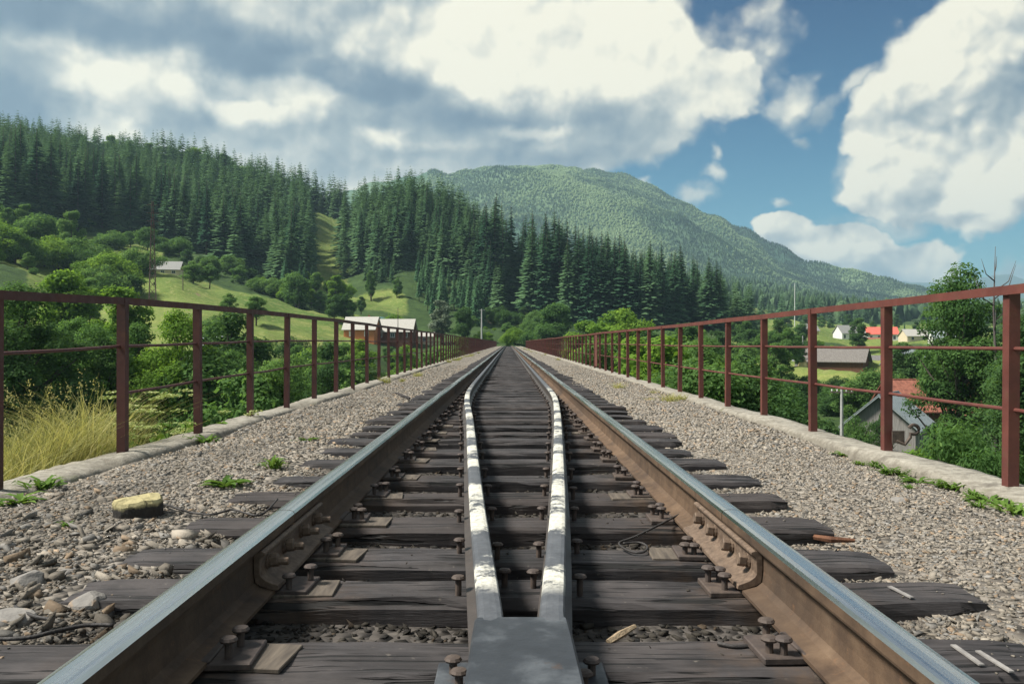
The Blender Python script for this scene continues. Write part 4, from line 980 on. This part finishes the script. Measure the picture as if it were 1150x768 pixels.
n=900; yy=2.5+rng.random(n)*7; xx=-3.1-rng.random(n)*3; Z=height(xx,yy); Hs=rng.uniform(.65,1.05,n); V=[];Fq=[]
me=blades(xx,yy,Z-.03,Hs,'seed_stalks',M['dry_grass'],'',.15,.003,tone=.75)
so=obj('grass_stalks',me); tag(so,'thin upright seed stalks standing above the dry grass outside the left railing','grass',kind='stuff')
k=np.repeat(np.arange(n),14); t=rng.uniform(.78,1.0,len(k)); Pq=np.stack([xx[k]+rng.normal(0,.012,len(k)),yy[k]+rng.normal(0,.012,len(k)),Z[k]+Hs[k]*(t-.18*t**3)],-1)
V,Fq=leaf_quads(Pq,rot_rows(len(k),rng),np.full(len(k),.007),rng,2.5); me2=np_mesh('seed_heads',V,Fq,[M['dry_grass']],False,{'v':('FACE',np.clip(rng.normal(.8,.1,len(k)),0,1))}); obj('seed_head',me2,so)['kind']='stuff'
def weed_mesh(seed,nl=22,L=.13,w=.028,up=.5):
    r=np.random.default_rng(seed); V=[];Fq=[];val=[]
    for i in range(nl):
        a=r.uniform(0,6.28); l=L*r.uniform(.5,1.2); u=up*r.uniform(.4,1.3); c0=r.normal(0,L*.22,2); v=np.clip(r.normal(.5,.2),0,1); b=len(V)
        for t,ww in((0,.25),(.35,1),(.7,.85),(1,.08)):
            x=c0[0]+math.cos(a)*l*t; y=c0[1]+math.sin(a)*l*t; z=l*u*(1.6*t-1.1*t*t); k=w*ww*r.uniform(.8,1.2)*.5
            V+=[(x-math.sin(a)*k,y+math.cos(a)*k,z+k*.4),(x,y,z),(x+math.sin(a)*k,y-math.cos(a)*k,z+k*.4)]
        for q in range(3):
            for s in range(2): Fq.append((b+q*3+s,b+q*3+s+1,b+q*3+s+4,b+q*3+s+3)); val.append(v)
    return np_mesh('weed',np.array(V),np.array(Fq),[M['weed_leaves']],False,{'v':('FACE',np.array(val))})
WM=[weed_mesh(1),weed_mesh(2,30,.12,.022,.8),weed_mesh(3,18,.16,.04,.5),weed_mesh(4,40,.10,.016,1.1)]
for (px,py,s) in [(948,513,1.0),(966,521,.8),(985,527,1.0),(996,538,1.15),(1012,540,.9),(1032,548,1.1),(1047,541,.9),(1060,553,1.1),(1078,556,1.2),(1094,566,.9),(1110,571,1.2),(1126,578,1.1),(1143,586,1.2),(1022,556,.6),(1100,580,.7)]:
    p=gp_(px,py,-.30); p.z=float(bed(np.array(p.x),np.array(p.y)))-.004
    tag(obj('weed',rnd.choice(WM),None,p,(0,0,rnd.uniform(0,6)),s*.72),'low green leafy weed in the line along the foot of the right kerb','weed','weeds along the right kerb')
for (px,py,s,l) in [(52,553,1.1,'low weed at the left picture edge beside the left kerb'),(232,497,1.2,'leafy weed growing out of the broken left kerb'),(255,556,.9,'small weed beside the left sleeper ends, nearer the camera'),(308,536,.9,'small yellow green weed between left sleeper ends'),(345,502,.7,'tiny weed between left sleeper ends, farther away'),(20,575,.8,'small weed in the gravel at the left picture edge'),(75,607,.35,'tiny bright sprig among the left gravel'),(718,428,1.6,'dry tuft at the right sleeper ends, middle distance')]:
    p=gp_(px,py,-.26); p.z=float(bed(np.array(p.x),np.array(p.y)))-.004 if abs(p.x)<2.64 else -.22
    tag(obj('weed',rnd.choice(WM),None,p,(0,0,rnd.uniform(0,6)),s),l,'weed')
WB=[weed_mesh(11,46,.26,.085,.9),weed_mesh(12,40,.3,.10,.8)]
for x,y,s,l in [(-3.1,6.9,1.0,'broad leaved green plant behind the left kerb, nearest of three'),(-3.15,7.5,1.1,'broad leaved green plant behind the left kerb, middle of three'),(-3.2,8.3,1.2,'broad leaved green plant behind the left kerb, farthest of three')]:
    tag(obj('broad_leaved_plant',rnd.choice(WB),None,(x,y,max(-.42,float(height(x,y)))),(0,0,rnd.uniform(0,6)),s),l,'plant')
# cow parsley
def parsley(x,y,h,label):
    z=float(height(x,y))-.05; h=h-z; e=empty('cow_parsley',(x,y,z),rnd.uniform(0,6),label,'plant','cow parsley by the left railing'); mb=MB(); U=[]
    mb.tube([(0,0,0),(.03,0,h*.5),(.02,.03,h*.96)],[.007,.005,.003],5); U.append((.02,.03,h*.96))
    for k in range(6):
        a=rnd.uniform(0,6.28); z0=h*rnd.uniform(.45,.8); l=h*rnd.uniform(.14,.26); p=(math.cos(a)*l*.75,math.sin(a)*l*.75,min(h*.98,z0+l)); mb.tube([(.025,.01,z0),(p[0]*.6,p[1]*.6,z0+l*.5),p],[.004,.003,.002],4); U.append(p)
    mb.build('stem',M['weed_leaves'],e)
    PP=[]
    for u in U:
        r_=rnd.uniform(.05,.085); q=rng.normal(0,1,(70,2)); q/=np.maximum(1,np.linalg.norm(q,axis=1,keepdims=True)); PP.append(np.stack([u[0]+q[:,0]*r_,u[1]+q[:,1]*r_,u[2]+.02-.012*(q**2).sum(1)+rng.normal(0,.005,70)],-1))
    for PP in PP:
      N=np.tile([0,0,1.],(len(PP),1))+rot_rows(len(PP),rng)*.4; N/=np.linalg.norm(N,axis=1,keepdims=True)
      V,Fq=leaf_quads(PP,N,np.full(len(PP),.018),rng,1.2); obj('flower_head',np_mesh('flower_head',V,Fq,[M['cow_parsley']],False,{'v':('FACE',np.clip(rng.normal(.7,.2,len(PP)),0,1))}),e)
    n=60; q=rng.random(n); PP=np.stack([rng.normal(0,.09,n),rng.normal(0,.09,n),h*(.1+.5*q)],-1); V,Fq=leaf_quads(PP,rot_rows(n,rng)*.5+np.array([0,0,.8]),np.full(n,.05),rng,2.2)
    obj('leaf',np_mesh('leaf',V,Fq,[M['weed_leaves']],False,{'v':('FACE',rng.random(n))}),e)
for x,y,h in [(-3.0,7.35,.18),(-3.15,6.9,.10),(-3.05,7.8,.2),(-3.4,7.1,.2),(-2.98,6.6,-.02),(-3.3,8.2,.12),(-3.0,8.7,-.05)]: parsley(x,y,h,'cow parsley with pale flat flower heads between the second and third left posts')
# grass tufts along the kerbs
TM=[]
for s in range(3):
    n=130; a=rng.uniform(0,6.28,n); r_=rng.random(n)*.16; TM.append(blades(np.cos(a)*r_,np.sin(a)*r_,np.zeros(n),rng.uniform(.08,.26,n),'grass_tuft',M['dry_grass'],'',.7,.006,tone=.45))
for i in range(22):
    y=rnd.choice((rnd.uniform(17,24),rnd.uniform(26,60),rnd.uniform(26,100))); x=-rnd.uniform(2.2,2.65)
    tag(obj('grass_tuft',rnd.choice(TM),None,(x,y,-.27),(0,0,rnd.uniform(0,6)),rnd.uniform(.4,.9)),'dry grass tuft growing along the foot of the left kerb','grass tuft','grass tufts along the left kerb')
for i in range(28):
    y=rnd.choice((rnd.uniform(11.5,15.5),rnd.uniform(40,120),rnd.uniform(50,150))); x=rnd.uniform(1.9,2.65)
    tag(obj('grass_tuft',rnd.choice(TM),None,(x,y,-.27),(0,0,rnd.uniform(0,6)),rnd.uniform(.4,.85)),'dry grass tuft growing along the foot of the right kerb','grass tuft','grass tufts along the right kerb')

# ------------------------------------------------------------------ houses
def house(px,d,rz,L,W,wh,rh,wall,roof,label,cat='house',z=None,win=3,wmat='dark_glass',over=.45,gable=None,name='house',door=False,chimney=False,near=False,th=.14):
    x=(px-VX)/F*d; z=float(height(x,d))-.2 if z is None else z
    e=empty(name,(x,d,z),R(rz),label,cat); l,w=L/2,W/2
    mb=MB(); mb.add([(-l,-w,-2),(l,-w,-2),(l,w,-2),(-l,w,-2),(-l,-w,wh),(l,-w,wh),(l,w,wh),(-l,w,wh)],[(0,1,5,4),(1,2,6,5),(2,3,7,6),(3,0,4,7)]); mb.build('wall',M[wall],e)
    
    for q in(-l,l): mb=MB(); mb.add([(q,-w,wh),(q,w,wh),(q,0,wh+rh)],[(0,1,2)]); mb.build('gable',M[gable or wall],e)
    k=rh/w; mb=MB(); L2=l+over; w2=w+over
    for s in(-1,1):
        a=[(-L2,s*w2,wh-k*over+.03),(L2,s*w2,wh-k*over+.03),(L2,0,wh+rh+.03),(-L2,0,wh+rh+.03)]; t=[(p[0],p[1],p[2]+th) for p in a]
        mb.add(a+t,[(0,1,2,3),(4,5,6,7),(0,1,5,4),(1,2,6,5),(2,3,7,6),(3,0,4,7)])
    if near:
        ns=int(2*L2/.55)
        for s in(-1,1):
            for q in range(ns+1):
                xx=-L2+2*L2*q/ns; mb.tube([(xx,s*w2,wh-k*over+.03+th+.01),(xx,0,wh+rh+.03+th+.01)],.035,4)
        mb.tube([(-L2,0,wh+rh+.05+th),(L2,0,wh+rh+.05+th)],.09,6)
    rf=mb.build('roof',M[roof],e)
    if chimney:
        mb=MB(); mb.box((l*.4,w*.25,wh+rh*.75+.5),(.5,.5,1.5)); mb.build('chimney',M['tile_roof'],rf)
    for i in range(win):
        xx=-l+L*(i+.5)/win; m_=MB(); m_.box((xx,-w-.02,wh*.58),(min(1.0,L/win*.5),.06,wh*.40)); wo=m_.build('window',M[wmat],e)
        if near or d<260:
            m_=MB(); ww=min(1.0,L/win*.5)
            for sx in(-.5,.5): m_.box((xx+sx*ww,-w-.04,wh*.58),(.10,.09,wh*.46))
            for sz in(-.5,.5): m_.box((xx,-w-.041,wh*(.58+sz*.40)),(ww,.085,.10))
            m_.box((xx,-w-.052,wh*.58),(.05,.02,wh*.38)); m_.build('frame',M['trim'],wo)
    return e
house(186,246,8,9.2,5.5,2.1,2.3,'cream_wall','grey_roof','small pale house with grey roof alone on the left hillside meadow',gable='brown_wood')
house(152,250,20,4.2,4,1.7,2.0,'brown_wood','grey_roof','small brown shed with grey roof left of the pale hillside house','shed',win=0,name='shed')
house(407,206,-6,7.6,6,3.0,2.8,'orange_wall','pale_roof','orange plank house with pale roof behind the left railing',win=2,wmat='trim',chimney=True)
house(444,212,-4,9.6,6.5,2.6,2.9,'brown_wood','pale_roof','long building with pale grey roof right of the orange house',win=3,z=1.0)
house(429,224,85,4.0,4.5,3.6,2.2,'grey_wood','teal_roof','small teal roofed annex between orange house and long grey roof',win=0,z=1.6)
house(478,218,0,4.0,3.5,2.2,.9,'cream_wall','pale_roof','low pale roofed hut right of the long grey roof','hut',win=1,name='hut')
house(262,128,15,4.5,3.5,3.2,1.4,'white_wall','pale_roof','small white shed roof behind the grey green tree on the left','shed',win=1,name='shed',z=-3.8)
house(244,122,-10,3.2,3,3.6,1.0,'white_wall','blue_roof','tiny white hut mostly hidden by the grey green tree','hut',win=0,name='hut',z=-3.2)
house(936,188,-34,14,6.2,1.5,2.5,'brown_wood','barn_roof','long low barn with weathered grey roof and brown gable','barn',win=0,name='barn',z=-4.7,over=.7)
house(906,193,-50,3.8,3.6,1.4,2.0,'grey_wood','blue_roof','small blue grey roofed shed left of the long barn','shed',win=0,name='shed',z=-4.6)
house(979,190,-30,3.5,3.0,1.2,1.0,'brown_wood','dark_roof','low dark lean-to shed right of the barn gable','shed',win=0,name='shed',z=-4.6)
house(907,420,10,9,7,3.0,3.2,'yellow_wall','grey_roof','yellow house with grey roof far beyond the barn',win=3)
house(953,425,12,12,8,4.4,3.8,'white_wall','grey_roof','tall white house with grey roof among the far village trees',win=4,chimney=True)
house(990,378,-12,13,8,4.0,3.0,'white_wall','red_roof','white house with bright red roof in the far village',win=4)
house(980,352,-5,6,5,2.0,1.8,'cream_wall','tile_roof','small orange roofed house in front of the red roofed one',win=2)
house(1033,345,4,14,7,2.6,2.6,'cream_wall','pale_roof','long pale roofed building seen right of the red roofed house',win=3)
house(1058,330,-8,8,6,2.6,2.4,'white_wall','blue_roof','pale blue roofed house half hidden by trees on the right',win=2)
house(1026,160,20,9,6,2.2,2.6,'grey_wood','blue_roof','grey blue roof showing among trees above the orange tiled roof',win=0,z=-5.6)
house(1105,150,-10,6,5,2.4,2.2,'cream_wall','pale_roof','pale house glimpsed through the big trees at right',win=2)
# hay stack
x,y,_=world_at(902,404,184); mb=MB(); mb.lathe([(1.0,-.3),(1.15,.6),(1.0,1.6),(.55,2.4),(.1,2.9)],(x,y,float(height(x,y))-.1),n=14); tag(mb.build('haystack',M['hay'],None,smooth=True),'small conical haystack left of the long barn','haystack')
# near house: boarded gable turned to the left, ridge running back to the right
e=house(999,87,52,7.0,6.6,2.6,2.9,'grey_wood','blue_roof','grey boarded house with pale blue roof below the right railing',win=2,z=-10.4,over=.6,near=True,th=.2)
for yy,zz in((-1.2,3.4),(.9,3.4)):
    m_=MB(); m_.box((-3.02,yy,zz),(.06,.6,.9)); w_=m_.build('window',M['dark_glass'],e); m_=MB()
    for s in(-1,1): m_.box((-3.04,yy+s*.33,zz),(.08,.08,1.06))
    m_.build('frame',M['grey_wood'],w_)
m_=MB(); m_.box((-3.03,.2,.9),(.07,1.0,2.0)); m_.build('door',M['brown_wood'],e)
e=house(1040,96,4,8.8,6.6,3.5,2.9,'brown_wood','tile_roof','brown house with orange tiled roof behind the boarded house',win=2,z=-10.2,over=.6,near=True,chimney=False)
m_=MB(); m_.box((3.1,-3.9,1.0),(3.6,1.5,1.1)); po=m_.build('porch',M['brown_wood'],e); m_=MB(); m_.box((3.1,-3.85,2.12),(3.4,1.4,1.1)); pg=m_.build('window',M['dark_glass'],po); m_=MB()
for k in range(5): m_.box((1.45+k*.82,-4.58,2.12),(.09,.07,1.1))
m_.build('frame',M['trim'],pg); m_=MB(); m_.box((3.1,-3.9,2.76),(3.9,1.8,.14)); m_.build('roof',M['tile_roof'],po)

# ------------------------------------------------------------------ poles
def pole(name,px,d,py,r,mat,label,arm=0,z=None):
    x=(px-VX)/F*d; z=float(height(x,d)) if z is None else z; top=CZ+(VY-py)/F*d; h=top-z
    e=empty(name,(x,d,z),rnd.uniform(-.3,.3),label,'pole'); mb=MB(); mb.lathe([(r*1.2,-.6),(r,h*.5),(r*.7,h)],(0,0,0),n=8); mb.build('shaft',M[mat],e)
    for k in range(arm):
        mb=MB(); mb.box((0,0,h-.4-k*.55),(1.5,.09,.10)); mb.build('crossarm',M['pole_wood'],e)
        for s in(-.65,-.3,.3,.65):
            mb=MB(); mb.lathe([(.035,0),(.05,.06),(.035,.16)],(s,0,h-.35-k*.55),n=6); mb.build('insulator',M['trim'],e)
    return e
pole('utility_pole',946,58,434,.13,'pole_concrete','grey concrete utility pole left of the boarded house',1)
pole('utility_pole',909,183,378,.11,'pole_wood','thin dark pole standing left of the barn',0)
pole('utility_pole',902,188,377,.14,'pole_concrete','pale grey pole behind the small barn shed',0)
pole('utility_pole',893,480,318,.2,'trim','thin white mast above the right railing below the mountain',0)
pole('utility_pole',206,205,300,.10,'pole_wood','thin dark pole in the meadow below the pale hillside house',0)
pole('utility_pole',541,212,347,.22,'pole_concrete','pale concrete pole near the left side of the track end',1)
pole('utility_pole',447,190,345,.09,'pole_wood','thin pole in front of the long grey roof',0)
x,y,_=world_at(172,300,188); z=float(height(x,y)); top=CZ+(VY-226)/F*188; h=top-z
e=empty('lattice_mast',(x,y,z),.3,'slim rusty lattice mast rising in front of the hillside forest','mast'); W0=1.5
def cr(f): return W0*(1-f*.8)/2
mb=MB()
for sx in(-1,1):
    for sy in(-1,1): mb.tube([(sx*cr(0),sy*cr(0),-.5),(sx*cr(1),sy*cr(1),h)],.07,4)
mb.build('leg',M['lattice'],e); mb=MB(); nb=14
for k in range(nb):
    f0,f1=k/nb,(k+1)/nb; a,b=cr(f0),cr(f1)
    for s in(-1,1):
        mb.tube([(-a,s*a,h*f0),(b,s*b,h*f1)],.04,4); mb.tube([(a,s*a,h*f0),(-b,s*b,h*f1)],.04,4); mb.tube([(s*a,-a,h*f0),(s*b,b,h*f1)],.04,4)
mb.build('bracing',M['lattice'],e); mb=MB()
for zf in(.8,.88,.96): mb.box((0,0,h*zf),(2.6,.12,.12))
mb.build('crossarm',M['lattice'],e)

# ------------------------------------------------------------------ world: Nishita sky with procedural clouds laid out by direction
SUN_AZ=-98; SUN_EL=52
w=bpy.data.worlds.new('World'); scn.world=w; w.use_nodes=True; w.node_tree.nodes.clear(); t=NT(w.node_tree)
sky=t.nt.nodes.new('ShaderNodeTexSky'); sky.sky_type='NISHITA'; sky.sun_disc=False; sky.sun_elevation=R(SUN_EL); sky.sun_rotation=R(SUN_AZ%360); sky.air_density=1.0; sky.dust_density=.6; sky.ozone_density=2.5
tc=t.nt.nodes.new('ShaderNodeTexCoord'); dirv=tc.outputs['Generated']
sp=t.n('ShaderNodeSeparateXYZ',None,Vector=dirv)
az=t.math('ARCTAN2',sp.outputs[0],sp.outputs[1]); el=t.math('ARCSINE',sp.outputs[2])
AE=t.n('ShaderNodeCombineXYZ',0,X=az,Y=el,Z=0.0)
def ae(px,py):
    u=(px-VX)/F; v=(VY-py)/F; return math.atan(u), math.atan2(v,math.sqrt(1+u*u))
wn=t.noise(AE,5.5,5,.6,_o=1); wv=t.vmath('SCALE',t.vmath('SUBTRACT',wn,(.5,.5,.5)),.11)
wn2=t.noise(AE,26,3,.5,_o=1); wv2=t.vmath('SCALE',t.vmath('SUBTRACT',wn2,(.5,.5,.5)),.016)
AW=t.vmath('ADD',t.vmath('ADD',AE,wv),wv2); AW=t.vmath('MULTIPLY',AW,(1,1,0))
AS=t.vmath('MULTIPLY',t.vmath('ADD',AE,t.vmath('SCALE',wv,.8)),(1,1,0))
def blob(vec,px,py,rx,ry,rot=0.0,edge=2.0):
    """spherical falloff: 1 in the middle, .5 on the ellipse"""
    a,e_=ae(px,py); k=1/F*.93
    mp=t.map(vec,(a,e_,0),(0,0,R(rot)),(rx*k*edge,ry*k*edge,1),'TEXTURE')
    return t.n('ShaderNodeTexGradient',1,p_gradient_type='SPHERICAL',Vector=mp)
def union(vec,lst,edge=2.0):
    o=None
    for b in lst:
        s=blob(vec,*b[:4],rot=(b[4] if len(b)>4 else 0),edge=edge)
        if len(b)>5: s=t.math('MULTIPLY',s,b[5])
        o=s if o is None else t.math('SMOOTH_MAX',o,s,.04)
    return o
cover=[(250,70,640,175),(150,180,420,70),(560,170,200,60),(690,95,120,95),(795,95,72,52),(708,35,82,52),(640,150,130,55),
 (1135,60,110,90),(1060,125,75,60),(1005,150,55,30),(1100,185,130,62),(1010,208,55,36),(1150,120,150,100),(1075,45,45,40),
 (872,256,34,20),(925,276,75,26),(1000,288,68,28,10),(1044,284,34,24),(955,304,55,16),]
wisps=[(722,211,10,11),(797,180,11,10),(798,202,16,12),(780,226,22,15),(1137,298,22,12),(925,121,50,13,18),(898,155,14,9),(950,193,11,11),(975,98,36,12,25),(1000,245,70,12,0),(870,225,16,7)]
dens=union(AW,cover)
fb=t.noise(AE,9,8,.52); 
def vor2(vec,sc):
    nd=t.nt.nodes.new('ShaderNodeTexVoronoi'); nd.voronoi_dimensions='2D'; nd.feature='SMOOTH_F1'; nd.inputs['Smoothness'].default_value=.35
    t.set(nd.inputs['Vector'],vec); nd.inputs['Scale'].default_value=sc; return nd.outputs['Distance']
CW=t.vmath('ADD',AE,t.vmath('SCALE',wv2,1.3))
def bulge(off):
    p_=t.vmath('ADD',CW,off); tot=None
    for sc_,am in ((9,1.0),(21,.45),(47,.18),(105,.07)):
        b_=t.math('MULTIPLY',t.math('SUBTRACT',.42,vor2(p_,sc_)),am); tot=b_ if tot is None else t.math('ADD',tot,b_)
    return tot
b1=bulge((0,0,0)); b2=bulge((-.007,.013,0)); relief=t.math('SUBTRACT',b1,b2)
edgen=t.math('ADD',t.math('MULTIPLY',t.math('SUBTRACT',fb,.5),.16),t.math('MULTIPLY',b1,.16))
dd=t.math('ADD',dens,edgen)
# generic cloud behind the camera
gen=t.noise(dirv,2.2,6,.55); beh=t.rng(t.math('ABSOLUTE',az),.85,1.15); dd=t.math('MAXIMUM',dd,t.math('MULTIPLY',beh,t.rng(gen,.38,.62)))
hi=t.math('MULTIPLY',t.rng(el,.50,.68),t.rng(gen,.36,.58)); dd=t.math('MAXIMUM',dd,hi)
mask=t.rng(dd,.465,.565,0,1,True)
wd=t.math('ADD',union(AW,wisps),t.math('MULTIPLY',t.math('SUBTRACT',t.noise(AE,24,8,.62),.5),.75))
mask=t.math('MAXIMUM',mask,t.math('MULTIPLY',t.rng(wd,.45,1.0,0,1,True),.72))
# shade and relief
darkb=union(AS,[(120,30,170,34,-4),(270,62,150,42,-14),(380,92,110,26,-6),(20,120,85,62,0,.75),(190,142,46,30,0,.8),(540,134,140,34,0,.85),(680,128,80,36,10,.7),(640,180,150,24,0,.62),(470,175,90,16,0,.6),(1085,108,90,16,28,.62),(1010,165,45,11,20,.5),(1100,236,110,12,0,.6),(960,268,60,10,0,.5),(1060,218,60,11,0,.45)],1.8)
lightb=union(AS,[(560,58,200,48),(690,60,110,52),(800,92,62,44),(790,25,40,30),(640,20,140,30),(165,108,62,40),(110,148,44,22),(300,108,60,18),(280,130,50,16),(420,158,34,12,0,.8),(600,146,50,9,0,.75),(1058,80,46,50),(1120,25,80,34),(1000,150,50,40),(1085,190,100,42),(1010,215,50,20),(1040,285,50,18),(872,250,32,14),(930,280,40,14),(798,190,22,24),(722,211,12,12)],1.8)
wb=t.noise(AE,7,3,.5,_o=1); BW=t.vmath('ADD',AE,t.vmath('SCALE',t.vmath('SUBTRACT',wb,(.5,.5,.5)),.10))
soft=t.noise(BW,5,5,.55); fe=t.noise(t.vmath('ADD',AE,(3.1,1.7,0)),8,9,.6); fe2=t.noise(t.vmath('ADD',AE,(7.1,4.7,0)),10,9,.6)
lr=t.rng(az,.22,.36)
lm=t.rng(t.math('ADD',lightb,t.math('ADD',t.math('MULTIPLY',t.math('SUBTRACT',fe,.5),.32),t.math('MULTIPLY',b1,.30))),.18,.72,0,1,True)
dm=t.rng(t.math('SUBTRACT',t.math('ADD',darkb,t.math('MULTIPLY',t.math('SUBTRACT',fe2,.5),.32)),t.math('MULTIPLY',b1,.16)),.22,.80,0,1,True)
rl=t.math('ADD',t.math('MULTIPLY',relief,t.rng(lr,0,1,.6,1.15)),t.math('MULTIPLY',t.math('SUBTRACT',soft,.5),.22)); rl=t.math('ADD',rl,t.math('MULTIPLY',b1,.10))
br=t.math('ADD',.575,t.math('MULTIPLY',lm,t.rng(lr,0,1,.38,.30))); br=t.math('ADD',br,t.math('MULTIPLY',rl,t.rng(dm,0,1,1.0,.35)))
br=t.math('ADD',br,t.math('MULTIPLY',t.rng(dd,.75,.5),.12))
br=t.math('SUBTRACT',br,t.math('MULTIPLY',dm,.40))
ccol=t.ramp(br,[(.0,(.043,.069,.105)),(.22,(.08,.112,.146)),(.48,(.165,.19,.20)),(.70,(.285,.292,.27)),(.92,(.44,.42,.345))])
skyc=t.vmath('SCALE',sky.outputs[0],.066)
skyc=t.mix(1.0,skyc,t.mix(t.rng(el,.04,.42),(.22,.58,.60),(.0,.165,.33)),'MULTIPLY')
col=t.mix(mask,skyc,ccol)
bg=t.nt.nodes.new('ShaderNodeBackground'); bg.inputs[1].default_value=1.0; t.nt.links.new(col,bg.inputs[0])
out=t.nt.nodes.new('ShaderNodeOutputWorld'); t.nt.links.new(bg.outputs[0],out.inputs[0])
try: w.cycles.sampling_method='MANUAL'; w.cycles.sample_map_resolution=512
except Exception: pass
sl=bpy.data.lights.new('sun','SUN'); sl.energy=3.7; sl.angle=R(14); sl.color=(1,.95,.86); so=bpy.data.objects.new('sun',sl); COL.objects.link(so)
dv=Vector((math.sin(R(SUN_AZ))*math.cos(R(SUN_EL)),math.cos(R(SUN_AZ))*math.cos(R(SUN_EL)),math.sin(R(SUN_EL))))
so.rotation_euler=dv.to_track_quat('Z','Y').to_euler(); so.location=dv*500

# ------------------------------------------------------------------ air
HAZE=True
if HAZE:
    mb=MB(); mb.box((0,0,(612-46)/2),(17600,17600,658)); m,t=new_mat('thin_air')
    pv=t.n('ShaderNodeVolumePrincipled',None); t.set(pv.inputs['Color'],(.55,.82,1.0)); pv.inputs['Density'].default_value=.00015; pv.inputs['Anisotropy'].default_value=.2
    o=t.n('ShaderNodeOutputMaterial',None); t.nt.links.new(pv.outputs[0],o.inputs['Volume'])
    tag(mb.build('haze',m),'thin bluish air over the valley and mountains','haze',kind='stuff')

# ------------------------------------------------------------------ camera and render settings
cam=bpy.data.cameras.new('camera'); cam.sensor_width=36; cam.lens=36*F/1150; cam.clip_end=40000; cam.clip_start=.05
co=bpy.data.objects.new('camera',cam); COL.objects.link(co); co.location=(0,0,CZ); co.rotation_euler=(R(90)+ (1/F),0,-(4/F)); scn.camera=co
scn.view_settings.view_transform='Standard'; scn.view_settings.look='None'; scn.view_settings.exposure=1.22; scn.view_settings.gamma=1
scn.render.engine='CYCLES'; cy=scn.cycles
cy.max_bounces=6; cy.diffuse_bounces=3; cy.glossy_bounces=2; cy.transmission_bounces=3; cy.volume_bounces=0; cy.transparent_max_bounces=4
cy.use_denoising=True; cy.sample_clamp_indirect=4
try: cy.denoiser='OPENIMAGEDENOISE'
except Exception: pass
